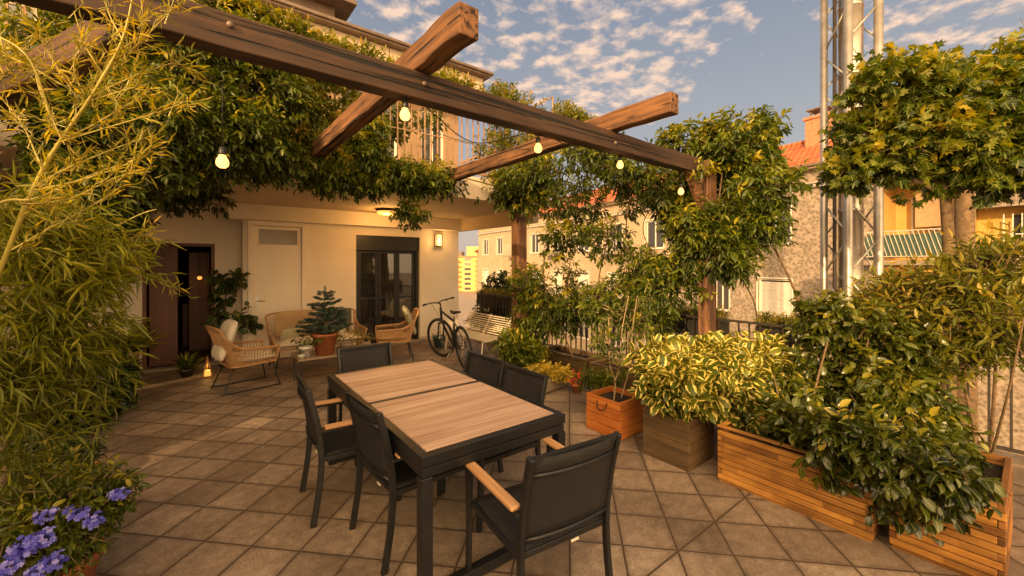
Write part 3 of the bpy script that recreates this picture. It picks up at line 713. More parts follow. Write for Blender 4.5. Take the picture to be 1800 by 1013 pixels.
# windows (s0, s1, z0, z1)
grey_wins = [(sx(1390), sx(1337), 2.55, 4.10, 'dark'), (sx(1392), sx(1333), -.45, 1.02, 'shutter'), (sx(1282), sx(1256), -.45, 1.02, 'dark'),
             (sx(1392), sx(1333), -3.6, -2.0, 'dark'), (4.0, 4.6, 2.55, 4.1, 'dark')]
s_l1, s_l0 = sx(1543), sx(1686)
s_y1, s_y0 = sx(1706), sx(1764)
mb = MB()
def putw(a, b, c, d): mb.box(a, -.35, c, b, 0, d)
ops = [(g[0], g[1], g[2], g[3]) for g in grey_wins]+[(s_l0, s_l1, 1.78, 4.35), (s_l0, s_l1, -1.4, 1.55), (sx(1830), sx(1703), 1.9, fz(1730, 366))]
wall_grid(mb, -16, 5.2, -6.5, 5.3, ops, putw)
nbb_w = mb.build('pebbledash_wall', M['pebble'], nb)
cream_wins = []
s = 6.0; k = 0
while s < 30:
    for fz0 in (-3.4, -.45, 2.55): cream_wins.append((s, s+1.25, fz0, fz0+1.5, ('dark', 'shutter', 'dark')[k % 3])); k += 1
    s += 3.1
mb = MB(); wall_grid(mb, 5.2, 30, -6.5, 5.3, [c[:4] for c in cream_wins], putw); mb.build('cream_wall', M['cream_st'], nb)
nbb('core', M['cream_st'], [(-15.9, -9, -6.5, 29.9, -2.4, 5.25)])
nbb('loggia_back', M['yellow_st'], [(s_l0-.3, -1.6, 1.6, s_l1+.3, -1.5, 4.5), (s_l0-.3, -1.6, -1.5, s_l1+.3, -1.5, 1.6), (s_l1, -1.5, 1.6, s_l1+.1, -.35, 4.5), (s_l0-.1, -1.5, 1.6, s_l0, -.35, 4.5), (s_l1, -1.5, -1.5, s_l1+.1, -.35, 1.6), (s_l0-.3, -1.6, 4.35, s_l1+.3, -.351, 4.5)])
for (a, b, c, d, kind) in grey_wins+cream_wins:
    w = nbb('window', M['paint_white'], [(a-.07, .002, c-.10, b+.07, .06, c-.01), (a, -.16, c, a+.07, -.08, d), (b-.07, -.16, c, b, -.08, d), (a+.07, -.16, d-.07, b-.07, -.08, d), (a-.05, .002, d+.005, b+.05, .03, d+.06), (a-.06, .002, c-.01, a-.005, .03, d+.005), (b+.005, .002, c-.01, b+.06, .03, d+.005)], None, .004)
    if kind == 'shutter':
        bs = [(a+.07, -.12, c+i*.09, b-.07, -.10+.012*(i % 2), c+i*.09+.085) for i in range(int((d-c-.07)/.09))]
        nbb('shutter', M['paint_white'], bs, w)
    else:
        nbb('pane', M['glass_dark'], [(a+.06, -.13, c, b-.06, -.12, d-.06)], w)
        nbb('sash', M['paint_white'], [((a+b)/2-.03, -.14, c+.002, (a+b)/2+.03, -.09, d-.071)], w)
# window boxes / plants on the sill
# eaves, gutters
nbb('eave', M['cream_st'], [(-16, -.36, 5.3, 30, .35, 5.38)])
nbb('eave_gutter', M['gutter'], [(-16, .30, 5.36, 30, .46, 5.48)], None, .03)
nbb('white_ledge', M['ledge'], [(-16, .004, 4.60, 30, .16, 4.74), (-16, .004, 4.74, 30, .22, 4.79)], None, .02)
mb = MB(); z0, z1 = 5.46, 7.45
mb.add([(-16, .42, z0), (30, .42, z0), (30, -4.0, z1), (-16, -4.0, z1)], [(0, 1, 2, 3)])
mb.add([(-16, -8.4, z0), (30, -8.4, z0), (30, -4.0, z1), (-16, -4.0, z1)], [(3, 2, 1, 0)])
# object coordinates of the slope are turned so tile rows follow it
rf = mb.build('roof', M['rooftile'], nb)
mb = MB(); mb.tube([(-16, -4, 7.47), (30, -4, 7.47)], .12, 8); mb.build('ridge', M['rooftile'], nb)
ch = empty('chimney', (sx(1430)+1.2, -3.2, 0), parent=nb)
for c in (0,):
    lb('stack', M['brick_red'], [(-.45, -.35, 6.6, .45, .35, 8.15), (-.52, -.42, 8.15, .52, .42, 8.28)], ch, .01)
    lb('cowl_legs', M['gutter'], [(-.3, -.25, 8.28, -.24, -.19, 8.55), (.24, -.25, 8.28, .3, -.19, 8.55), (-.3, .19, 8.28, -.24, .25, 8.55), (.24, .19, 8.28, .3, .25, 8.55)], ch, 0)
    lb('cowl', M['gutter'], [(-.42, -.36, 8.55, .42, .36, 8.62)], ch, .02)
for k_, s_ in enumerate((8.9, 15.1, 21.3)):
    for z_ in (2.2, -.8):
        bb0 = nbb('balcony_slab', M['grey_slab'], [(s_, .003, z_, s_+1.6, .9, z_+.14)], None, .01)
        nbb('balcony_rail', M['ledge'], [(s_+i*.12, .86, z_+.14, s_+i*.12+.02, .88, z_+1.05) for i in range(14)]+[(s_, .855, z_+1.05, s_+1.6, .885, z_+1.09)], bb0)
# loggia balconies
for z in (1.62, -1.5):
    nbb('balcony_slab', M['grey_slab'], [(s_l0-.15, -.2, z, s_l1+.15, .75, z+.16)], None, .01)
bmb = MB(); s = s_l0-.1
zt, zb = 2.72, 1.9
while s < s_l1+.05: bmb.bar((s, .72, zb), (s+.22, .72, zt), .02, .02); s += .12
for zz in (zb, zt): bmb.box(s_l0-.12, .70, zz-.015, s_l1+.3, .735, zz+.015)
for ss in (s_l0-.12, s_l1+.12): bmb.box(ss, -.0, zt-.015, ss+.03, .70, zt+.015); bmb.box(ss, .01, zb, ss+.03, .70, zb+.03)
bmb.build('balcony_railing', M['ledge'], nb)
nbb('balcony_screen', M['green_paint'], [(s_l0-.1, .66, 1.86, s_l1+.1, .675, 2.6)])
nbb('roller_blind', M['cushion_tan'], [(s_l0+.15, -.9, 2.9, s_l0+1.25, -.86, 4.34)])
nbb('inner_shutter', M['cushion'], [(s_l0+.2, -1.49, 1.8, s_l0+.95, -1.44, 4.0), (s_l0+.3, -1.49, -1.4, s_l0+1.3, -1.44, 1.1)])
nbb('loggia_window', M['paint_white'], [(s_l1-.5, -1.49, 1.8, s_l1-.44, -1.40, 4.0), (s_l1-1.0, -1.49, 1.8, s_l1-.94, -1.40, 4.0)])
# yellow bay with white grille
nbb('ochre_bay', M['yellow_st'], [(sx(1830), -.9, 1.8, sx(1703), -.8, 3.4), (sx(1703), -.8, 1.8, sx(1703)+.06, -.35, 3.3)])
g = nbb('grille', M['paint_white'], [(sx(1830)+.02+i*.17, -.3, 1.92, sx(1830)+.045+i*.17, -.275, 3.1) for i in range(5)]+[(sx(1830), -.31, 2.5, sx(1764), -.27, 2.53)])
nbb('bay_window', M['black_metal'], [(sx(1830), -.79, 1.92, sx(1768), -.77, 3.1)])
nbb('downpipe', M['ledge'], [(s_l0-.35, .01, -6.5, s_l0-.25, .11, 4.6), (5.15, .01, -6.5, 5.25, .11, 4.6)], None, .03)
mb = MB(); mb.tube([(s_l0-.3, .0, 1.0), (s_l0-.3, .6, 1.0)], .01)

# ================================================================== FAR APARTMENT BLOCKS
def block(name, label, px0, px1, pytop, d, depth, z0, mat, mat2, floors, bays, roofc=None, hip=0, rot=0.0):
    a = W(px0, 462, d); b = W(px1, 462, d); mid = (a+b)/2; w = (b-a).length/2; zt = EYE+(462-pytop)/FPX*d
    o = empty(name, (mid.x, mid.y, z0), -YAW+rot, label, 'building')
    H = zt-z0; fh = H/floors
    lb('wall', mat, [(-w, 0, 0, w, depth, H)], o, 0)
    for f in range(floors):
        for i in range(bays):
            xc = -w+(i+.5)*2*w/bays; ww = w/bays*.45
            wn = lb('window', M['ledge'], [(xc-ww-.12, -.06, f*fh+fh*.28, xc+ww+.12, -.004, f*fh+fh*.84)], o, 0)
            lb('pane', M['glass_dark'], [(xc-ww, -.10, f*fh+fh*.32, xc+ww, -.061, f*fh+fh*.80)], wn, 0)
            if i % 2 == 0:
                lb('balcony', mat2, [(xc-ww-.9, -1.3, f*fh+.05, xc+ww+.9, -.003, f*fh+.25), (xc-ww-.9, -1.3, f*fh+.25, xc+ww+.9, -1.2, f*fh+fh*.33)], o, 0)
    lb('cornice', M['grey_slab'], [(-w-.4, -.5, H, w+.4, depth+.4, H+.35)], o, 0)
    if hip:
        mb = MB(); e = .8
        mb.add([(-w-e, -e, H+.35), (w+e, -e, H+.35), (w+e, depth+e, H+.35), (-w-e, depth+e, H+.35), (-w*.5, depth/2, H+.35+hip), (w*.5, depth/2, H+.35+hip)], [(0, 1, 5, 4), (1, 2, 5), (2, 3, 4, 5), (3, 0, 4)])
        mb.build('roof', M['rooftile'], o)
    else:
        lb('roof_hut', mat, [(-w*.1, depth*.2, H+.35, w*.5, depth*.6, H+3.1)], o, 0)
        lb('roof_edge', M['gutter'], [(-w, .5, H+.35, -w*.3, depth*.5, H+1.6)], o, 0)
    return o
block('apartment_block', 'bright golden apartment tower with stacked balconies far behind the bicycle', 786, 858, 452, 118, 14, -6.5, M['gold_st'], M['orange_st'], 7, 3)
lbx = block('apartment_block', 'narrow orange apartment slab adjoining the golden tower', 847, 859, 449, 116, 10, -6.5, M['orange_st'], M['orange_st'], 7, 1)
block('apartment_block', 'pale yellow apartment block with red hipped roof left of the timber column', 862, 936, 442, 100, 16, -6.5, M['cream_st'], M['cream_st'], 6, 4, hip=2.6, rot=.3)
block('apartment_block', 'cream block with red roof seen just right of the timber column', 922, 962, 424, 62, 12, -6.5, M['cream_st'], M['gold_st'], 5, 2, hip=1.6, rot=.25)

# ================================================================== STEEL LATTICE TOWER WITH FLUE
tw = empty('lattice_tower', W(1495, 462, 6.1).to_tuple()[:2]+(-6.5,), R(-37), 'tall galvanised lattice mast wrapped round a steel flue pipe', 'lattice tower')
a = .222
legs = [(-a, -a), (a*.98, -a), (a, a), (-a, a)]
for lx, ly in legs:
    mb = MB(); mb.tube([(lx, ly, 0), (lx, ly, 14)], .056 if ly < 0 else .048, 14); mb.build('leg', M['galv'], tw)
mb = MB()
zz = .2; flip = 1
while zz < 13.6:
    for i in range(4):
        p, q = legs[i], legs[(i+1) % 4]
        if flip < 0: p, q = q, p
        mb.tube([(p[0], p[1], zz), (q[0], q[1], zz+.50)], .013, 8)
    zz += .56; flip = -flip
mb.build('lacing', M['galv'], tw)
mb = MB()
for z in (1.5, 4.2, 7.25, 9.62, 12.4):
    for i in range(4):
        p, q = legs[i], legs[(i+1) % 4]; mb.bar((p[0], p[1], z), (q[0], q[1], z), .035, .05)
mb.build('brace_ring', M['galv'], tw)
mb = MB()
for z in (1.5, 4.2, 7.25, 9.62, 12.4):
    for lx, ly in legs: mb.lathe([(.057, -.06), (.080, -.06), (.080, -.045), (.064, -.042), (.064, .042), (.080, .045), (.080, .06), (.057, .06)], (lx, ly, z), 14)
mb.build('collar', M['galv'], tw)
mb = MB(); prof = []
zz = 0
while zz < 14.5:
    prof += [(.150, zz), (.150, zz+.94), (.158, zz+.945), (.158, zz+.985), (.150, zz+.99)]; zz += 1.0
mb.lathe(prof, (0, 0, 0), 32); mb.build('flue_pipe', M['flue'], tw)
mb = MB(); mb.tube([(-.19, .06, 0), (-.19, .06, 14)], .024, 8); mb.tube([(.26, .1, 0), (.26, .1, 14)], .02, 8); mb.build('conduit', M['iron'], tw)
mb = MB(); mb.box(-a-.5, -a-.5, 0, a+.5, a+.5, .3); mb.build('footing', M['concrete'], tw)

# ================================================================== DINING TABLE
tb = empty('dining_table', (1.395, 2.775, 0), R(-1), 'large extending dining table with striped wood-look top and charcoal frame', 'table')
hx, hy = .487, .935
for s0, s1 in ((-hy+.052, -.022), (.022, hy-.052)):
    mb = MB(); mb.box(-hx+.052, s0, .735, hx-.052, s1, .752); mb.build('tabletop', M['tabletop'], tb, .002)
lb('apron', M['dark_frame'], [(-hx, -hy, .695, hx, -hy+.048, .750), (-hx, hy-.048, .695, hx, hy, .750), (-hx, -hy+.048, .695, -hx+.048, hy-.048, .750), (hx-.048, -hy+.048, .695, hx, hy-.048, .750), (-hx+.048, -.018, .70, hx-.048, .018, .7535)], tb, .003)
lb('extension_rail', M['dark_frame'], [(-hx+.008, -hy+.006, .640, hx-.008, -hy+.045, .688), (-hx+.008, hy-.045, .640, hx-.008, hy-.006, .688), (-hx+.008, -hy+.045, .640, -hx+.045, hy-.045, .688), (hx-.045, -hy+.045, .640, hx-.008, hy-.045, .688)], tb, .003)
lb('under_panel', M['black_metal'], [(-hx+.05, -hy+.05, .69, hx-.05, hy-.05, .73)], tb, 0)
for x_, y_ in ((-1, -1), (1, -1), (-1, 1), (1, 1)):
    X0 = x_*hx; Y0 = y_*hy
    lb('leg', M['dark_frame'], [(X0, Y0, 0.0, X0-x_*.062, Y0-y_*.062, .6395)], tb, .004)
for y_ in (-1, 1): lb('foot_rail', M['dark_frame'], [(-hx+.063, y_*(hy-.06), .012, hx-.063, y_*(hy-.005), .066)], tb, .003)

# ================================================================== DINING CHAIRS (local: faces +Y, back at -Y)
def make_dining_chair():
    r = empty('dining_chair', (0, 0, 0), 0, 'x', 'chair', 'charcoal armchairs round the dining table')
    wx = .262
    def leg(x, pts, name):
        mb = MB()
        pts = catmull([(x, p[0], p[1]) for p in pts], 5)
        for i in range(len(pts)-1): pass
        n = len(pts); vs = []; fs = []
        for i, p in enumerate(pts):
            d = (pts[min(i+1, n-1)]-pts[max(i-1, 0)]).normalized(); X = Vector((1, 0, 0)); U = X.cross(d)
            for sx_, su in ((-1, -1), (1, -1), (1, 1), (-1, 1)): vs.append(p+X*sx_*.0125+U*su*.0185)
        for i in range(n-1):
            for j in range(4): fs.append((i*4+j, i*4+(j+1) % 4, i*4+4+(j+1) % 4, i*4+4+j))
        fs += [(3, 2, 1, 0), tuple((n-1)*4+j for j in range(4))]
        mb.add(vs, fs); return mb.build(name, M['dark_frame'], r, .004)
    for s_ in (-1, 1):
        leg(s_*(wx-.012), [(-.30, 0), (-.262, .24), (-.25, .45), (-.275, .66), (-.33, .885)], 'rear_leg')
        leg(s_*wx, [(.255, 0), (.245, .30), (.235, .62)], 'front_leg')
        lb('arm_rail', M['dark_frame'], [(s_*wx-.013, -.262, .600, s_*wx+.013, .255, .618)], r, .003)
        mb = MB(); mb.box(s_*wx-.027, -.235, .619, s_*wx+.027, .275, .641); mb.build('armrest', M['arm'], r, .008, segs=2)
        lb('side_rail', M['dark_frame'], [(s_*(wx-.012)-.012, -.25, .405, s_*(wx-.012)+.012, .235, .435)], r, .003)
    lb('seat_rail', M['dark_frame'], [(-wx+.024, .21, .40, wx-.024, .235, .43)], r, .003)
    lb('seat_rail', M['dark_frame'], [(-wx+.024, -.245, .40, wx-.024, -.22, .43)], r, .003)
    # seat sling sags, back sling curves
    def sheet(fn_, nu, nv, name):
        vs = [fn_(i/(nu-1), j/(nv-1)) for j in range(nv) for i in range(nu)]
        fs = [(j*nu+i, j*nu+i+1, (j+1)*nu+i+1, (j+1)*nu+i) for j in range(nv-1) for i in range(nu-1)]
        mb = MB(); mb.add(vs, fs, True); return mb.build(name, M['mesh_fabric'], r, solid=.005)
    q = wx-.012-.013
    sheet(lambda u, v: ((u*2-1)*q, -.24+.475*v, .432-.018*(1-(2*u-1)**2)*(1-(2*v-1)**2)+.004), 9, 9, 'seat')
    def bk(u, v):
        z = .50+.375*v; y = -.262-.068*(v**1.3); return ((u*2-1)*q, y-.022*(1-(2*u-1)**2), z)
    bs = sheet(bk, 9, 9, 'backrest')
    mb = MB(); mb.box(-q, -.338, .862, q, -.318, .884); mb.build('top_rail', M['dark_frame'], r)
    mb = MB(); mb.tube([((u/8*2-1)*q, -.318-.03*(1-(2*u/8-1)**2), .80) for u in range(9)], .010, 8); mb.build('lumbar_rail', M['dark_frame'], r)
    mb = MB(); mb.tube([((u/8*2-1)*q, -.266-.024*(1-(2*u/8-1)**2), .50) for u in range(9)], .010, 8); mb.build('back_rail', M['dark_frame'], r)
    for s_ in (-1, 1):
        for (yy, zz) in ((-.30, 0), (.255, 0)): pass
    lb('care_tag', M['cushion'], [(.03, -.252, .392, .075, -.2475, .402)], r, 0)
    return r
M['arm'] = m_wood('teak_armrest_grain', (.36, .17, .065), (.62, .36, .17), 'Y', 1.8, .5, .25)
ch0 = make_dining_chair()
spots = [((1.41, 1.60), -7, 'charcoal armchair nearest the viewer at the near end of the table'),
         ((.945, 3.10), -94, 'charcoal armchair on the left long side, the farther one standing free'),
         ((1.13, 2.46), -88, 'charcoal armchair tucked in on the left long side next to the near left table leg'),
         ((1.70, 2.44), 90, 'charcoal armchair on the right long side, nearer the orange planter'),
         ((1.72, 2.98), 92, 'charcoal armchair on the right long side, farther back by the bicycle'),
         ((1.37, 3.78), 180, 'charcoal armchair at the far end of the table before the coffee table')]
for i, (p, a_, l) in enumerate(spots):
    c = ch0 if i == 0 else copy_tree(ch0)
    c.location = (p[0], p[1], 0); c.rotation_euler = (0, 0, R(a_)); c['label'] = l

# ================================================================== RATTAN LOUNGE FURNITURE
def rattan_chair(name, label, loc, rz, width=.62, cat='rattan chair', group=None, cush=('cushion',), legs='sled'):
    """faces +Y locally"""
    r = empty(name, (loc[0], loc[1], 0), R(rz), label, cat, group)
    w = width/2
    # rim: front left -> round the back -> front right
    rim = catmull([(-w, .31, .55), (-w-.01, .08, .56), (-w, -.14, .58), (-w+.01, -.30, .70), (-w+.05, -.38, .84), (0, -.41, .86), (w-.05, -.38, .84), (w-.01, -.30, .70), (w, -.14, .58), (w+.01, .08, .56), (w, .31, .55)], 6)
    base = catmull([(-w+.05, .30, .35), (-w+.04, .08, .345), (-w+.04, -.08, .34), (-w+.05, -.17, .34), (-w+.09, -.235, .34), (0, -.25, .34), (w-.09, -.235, .34), (w-.05, -.17, .34), (w-.04, -.08, .34), (w-.04, .08, .345), (w-.05, .30, .35)], 6)
    mb = MB(); mb.tube(rim, .017, 8); mb.tube(base, .013, 8)
    mb.tube([rim[0], base[0]], .013, 8); mb.tube([rim[-1], base[-1]], .013, 8); mb.tube([base[0], base[-1]], .013, 8)
    mb.build('rattan_frame', M['rattan'], r)
    mb = MB(); n = len(rim); m = 2
    for i in range(0, n-1):
        for f in ((0, .5) if (rim[i+1]-rim[i]).length > .05 else (0,)):
            a_ = rim[i].lerp(rim[i+1], f); b_ = base[i].lerp(base[i+1], f); mb.tube([a_, b_], .0048, 5, cap=False)
    for f in (.12, .5, .88):
        mb.tube([rim[i].lerp(base[i], f) for i in range(n)], .0045, 5)
    for i in range(14):
        t_ = i/13; mb.tube([(-w+.06+(2*w-.12)*t_, .30, .355), (-w*.8+(2*w*.8)*t_, -.26, .345)], .004, 5)
    mb.build('woven_shell', M['rattan'], r)
    if legs == 'sled':
        for s_ in (-1, 1):
            mb = MB(); mb.tube(catmull([(s_*(w-.10), .26, .355), (s_*(w-.05), .33, .03), (s_*(w-.05), .30, .012), (s_*(w-.05), -.28, .012), (s_*(w-.05), -.31, .03), (s_*(w-.12), -.20, .34)], 5), .010, 8); mb.build('sled_leg', M['black_metal'], r)
    else:
        for s_ in (-1, 1):
            for yy, yb in ((.27, .33), (-.22, -.30)):
                mb = MB(); mb.tube([(s_*(w-.1), yy, .35), (s_*(w-.03), yb, 0)], [.014, .010], 8); mb.build('leg', M['black_metal'], r)
    def pillow(name, c, sx_, sy_, sz_, rx, mat, rz_=0):
        mb = MB(); n = 12; vs = []; fs = []
        Rm = Matrix.Rotation(rz_, 3, 'Z') @ Matrix.Rotation(rx, 3, 'X')
        for side in (1, -1):
            for j in range(n+1):
                for i in range(n+1):
                    u = i/n*2-1; v = j/n*2-1; e = max(0, (1-u**4)*(1-v**4))**.45
                    p = Vector((u*sx_*(1-.06*(v*v)), v*sy_*(1-.06*u*u), side*sz_*e)); vs.append(Rm @ p+Vector(c))
        q = (n+1)**2
        for s_ in (0, 1):
            for j in range(n):
                for i in range(n):
                    a_ = s_*q+j*(n+1)+i; f = (a_, a_+1, a_+n+2, a_+n+1); fs.append(f if s_ == 0 else f[::-1])
        mb.add(vs, fs, True); return mb.build(name, mat, r)
    pillow('seat_cushion', (0, .03, .41), w-.05, .29, .055, 0, M[cush[0]])
    if len(cush) == 2: pillow('back_cushion', (0, -.25, .68), w-.07, .27, .055, R(70), M[cush[1]])
    if len(cush) > 2:
        pillow('back_cushion', (-w*.45, -.25, .66), w*.42, .24, .055, R(74), M[cush[2]]); pillow('back_cushion', (w*.45, -.25, .66), w*.42, .24, .055, R(74), M[cush[1]])
        for i_, (xx, m_) in enumerate(((-w*.42, 'cushion'), (w*.55, 'cushion_olive'))): pillow('throw_pillow', (xx, -.08, .52), .17, .12, .05, R(62), M[m_], R((-12, 14)[i_]))
    return r
G1 = 'rattan seats round the coffee table'
rattan_chair('rattan_armchair', 'low rattan armchair with white cushion on sled legs by the left doorway', (.62, 6.72), -78, .62, group=G1, cush=('cushion', 'cushion'))
rattan_chair('rattan_loveseat', 'wide rattan loveseat with mixed cushions against the wall by the white door', (1.72, 7.50), 180, 1.42, 'rattan sofa', G1, ('cushion', 'cushion_tan', 'cushion_grey'), 'legs')
rattan_chair('rattan_armchair', 'rattan armchair with olive back cushion in front of the black glass door', (2.86, 7.0), 72, .60, group=G1, cush=('cushion_tan', 'cushion_olive'), legs='legs')
ct = empty('coffee_table', (1.74, 6.38, 0), 0, 'low rectangular coffee table in greyed wood holding the potted spruce', 'coffee table')
M['ct'] = m_wood('coffee_table_wood', (.14, .09, .055), (.34, .24, .15), 'X', .7, .6, .3)
lb('top', M['ct'], [(-.58, -.27, .37, .58, .27, .40)], ct, .004)
for x_ in (-1, 1):
    for y_ in (-1, 1): lb('leg', M['black_metal'], [(x_*.55, y_*.24, 0, x_*.53, y_*.22, .3695)], ct, 0)
lb('crossbar', M['black_metal'], [(-.53, -.005, .08, .53, .005, .09)], ct, 0)

def pot(name, mat, r0, r1, h, parent, z=0, rim=.012, n=28, soil=True):
    mb = MB(); mb.lathe([(0, z), (r0, z), (r1, z+h-.035), (r1+rim, z+h-.035), (r1+rim, z+h), (r1-.008, z+h), (r1-.016, z+h-.04), (0, z+h-.04)], n=n)
    o = mb.build(name, mat, parent)
    if soil:
        mb = MB(); mb.lathe([(0, z+h-.025), (r1-.014, z+h-.028)], n=n); mb.build('soil', M['soil'], parent)
    return o
# potted spruce on the coffee table
sp = empty('potted_spruce', (1.53, 6.27, .40), 0, 'small blue-green spruce in an orange pot on the coffee table', 'potted tree')
pot('pot', M['terracotta'], .115, .165, .30, sp)
mb = MB(); mb.tube([(0, 0, .27), (.0, 0, .92)], [.018, .004], 8); mb.build('trunk', M['bark'], sp)
r_ = np.random.default_rng(5); Pp = []; Aa = []; bm_ = MB()
for lv in range(8):
    z = .30+lv*.078; L = .33*(1-lv/8.6)**.85+.02; nb_ = 7-lv//2
    for i in range(nb_):
        a_ = i/nb_*6.283+lv*.7+r_.uniform(-.2, .2); l = L*r_.uniform(.65, 1.15); d = Vector((math.cos(a_), math.sin(a_), r_.uniform(.05, .42))).normalized()
        bm_.tube([(0, 0, z), tuple(d*l+Vector((0, 0, z)))], [.006, .002], 5)
        m_ = max(3, int(l/.018))
        for k in range(2, m_):
            q = d*(l*k/m_)+Vector((0, 0, z)); Pp.append(q); Aa.append(d)
            if k > m_*.4:
                for sd in (-1, 1):
                    side = Vector((-d.y, d.x, .05))*sd; e = (d*.8+side).normalized()
                    for kk in (1, 2, 3): Pp.append(q+e*.017*kk); Aa.append(e)
for k in range(6): Pp.append(Vector((0, 0, .88+k*.012))); Aa.append(Vector((.1, 0, 1)))
bm_.build('branch_tiers', M['bark'], sp)
Pp = np.array([list(p) for p in Pp]); Aa = np.array([list(a_) for a_ in Aa])
pz = sprigs(Pp, Aa, 8, .018, .028, .0032, -.1, 1.0, 4, .5, None, .15); leaf_mesh('needles', *pz[:3], pz[3], pz[4], pz[5], 'needle', M['spruce'], sp)
def tiny_plant(name, label, loc, potmat, r0, r1, h, leafmat, n, llen, lwid, shape, cat='potted plant', spread=.1, ht=.12, group=None, droop=.1, seed=0, flower=None):
    o = empty(name, loc, 0, label, cat, group)
    pot('pot', potmat, r0, r1, h, o, rim=.006)
    r = np.random.default_rng(seed+3); P = r.normal(size=(n, 3))*np.array([spread*.5, spread*.5, ht*.35])+np.array([0, 0, h+ht*.5])
    ax = P-np.array([0, 0, h]); ax[:, 2] += .05
    p = sprigs(P, ax, 5, llen*1.1, llen, lwid, droop, 1, seed); leaf_mesh('foliage', *p[:3], p[3], p[4], p[5], shape, leafmat, o)
    if flower is not None:
        P2 = P[:n//5]+np.array([0, 0, ht*.25]); p = sprigs(P2, ax[:n//5], 5, .01, .02, .012, 0, 1, seed); leaf_mesh('flowers', *p[:3], p[3], p[4], p[5], 'petal', flower, o)
    return o
tiny_plant('potted_succulent', 'small dark succulent in a mottled white pot left of the spruce', (1.27, 6.22, .40), M['ceramic'], .06, .08, .15, M['deep'], 26, .05, .02, 'oval', spread=.14, ht=.10, seed=1)
tiny_plant('potted_succulent', 'tiny plant in a pale cup at the left edge of the coffee table', (1.20, 6.15, .40), M['ceramic'], .03, .036, .06, M['deep'], 8, .03, .012, 'oval', spread=.05, ht=.04, seed=2)
tiny_plant('potted_houseplant', 'bushy reddish green plant in a low pot right of the spruce', (1.86, 6.40, .40), M['concrete'], .06, .08, .09, M['vine_lit'], 40, .055, .018, 'lance', spread=.2, ht=.22, seed=3)
tiny_plant('potted_houseplant', 'small yellow-edged plant at the right end of the coffee table', (2.14, 6.36, .40), M['concrete'], .05, .07, .08, M['varieg'], 26, .05, .018, 'lance', spread=.16, ht=.12, seed=4)
# candle lantern and little palm by the left doorway
ln = empty('candle_lantern', (.22, 7.62, 0), 0, 'small triangular candle lantern glowing on the floor behind the rattan armchair', 'lantern')
mb = MB(); mb.tube([(-.06, -.06, 0), (0, 0, .30)], .007); mb.tube([(.06, -.06, 0), (0, 0, .30)], .007); mb.tube([(0, .08, 0), (0, 0, .30)], .007); mb.tube([(-.06, -.06, .01), (.06, -.06, .01), (0, .08, .01), (-.06, -.06, .01)], .006); mb.build('lantern_frame', M['rattan'], ln)
mb = MB(); mb.lathe([(0, .02), (.045, .02), (.05, .09), (.042, .10), (0, .10)], n=16); mb.build('candle_glass', m_emit('candle_glow', (1, .55, .10), .9), ln)
lamp_light('candle_light', (0, 0, .16), (1, .5, .12), .6, .03, ln)
def palmy(name, label, loc, potmat, r1, h, n, L, mat, seed, wid=.03, droop=.5, cat='potted plant', group=None):
    o = empty(name, loc, 0, label, cat, group)
    pot('pot', potmat, r1*.75, r1, h, o); r = np.random.default_rng(seed)
    a_ = r.random(n)*6.283; el = r.uniform(.2, 1.3, n); d = np.stack([np.cos(a_)*np.cos(el), np.sin(a_)*np.cos(el), np.sin(el)], 1)
    leaf_mesh('foliage', np.tile([[0, 0, h-.02]], (n, 1))+r.normal(size=(n, 3))*.01, d, np.tile([[0, 0, 1.]], (n, 1))+r.normal(size=(n, 3))*.2, L*r.uniform(.6, 1.1, n), np.full(n, wid), r.random(n), 'lance', mat, o)
    return o
palmy('potted_palm', 'low arching strap-leaved plant on the floor beside the lantern', (-.02, 7.85, 0), M['black_metal'], .09, .12, 60, .34, M['vine'], 5)

# ================================================================== BENCH
bn = empty('slatted_bench', (4.22, 6.40, 0), R(0), 'cream painted slatted garden bench between bicycle and timber column', 'bench')
L0, L1 = -.70, .72
mb = MB()
for i in range(9): z = .40+i*.036; x_ = .14+i*.016+.012*math.sin(i); mb.box(x_, L0, z, x_+.012, L1, z+.020)
mb.build('backrest', M['bench'], bn, .003)
mb = MB()
for i in range(8): x_ = -.32+i*.056; mb.box(x_, L0, .365-.010*math.sin(i/7*3.14), x_+.036, L1, .385-.010*math.sin(i/7*3.14))
mb.build('seat', M['bench'], bn, .003)
for y_ in (L0+.10, (L0+L1)/2, L1-.10):
    mb = MB(); mb.tube([(-.30, y_, .36), (-.34, y_, .0)], .014); mb.tube([(.10, y_, .36), (.22, y_, 0)], .014); mb.tube([(-.30, y_, .35), (.10, y_, .35), (.31, y_, .72)], .014); mb.build('leg', M['bench'], bn)

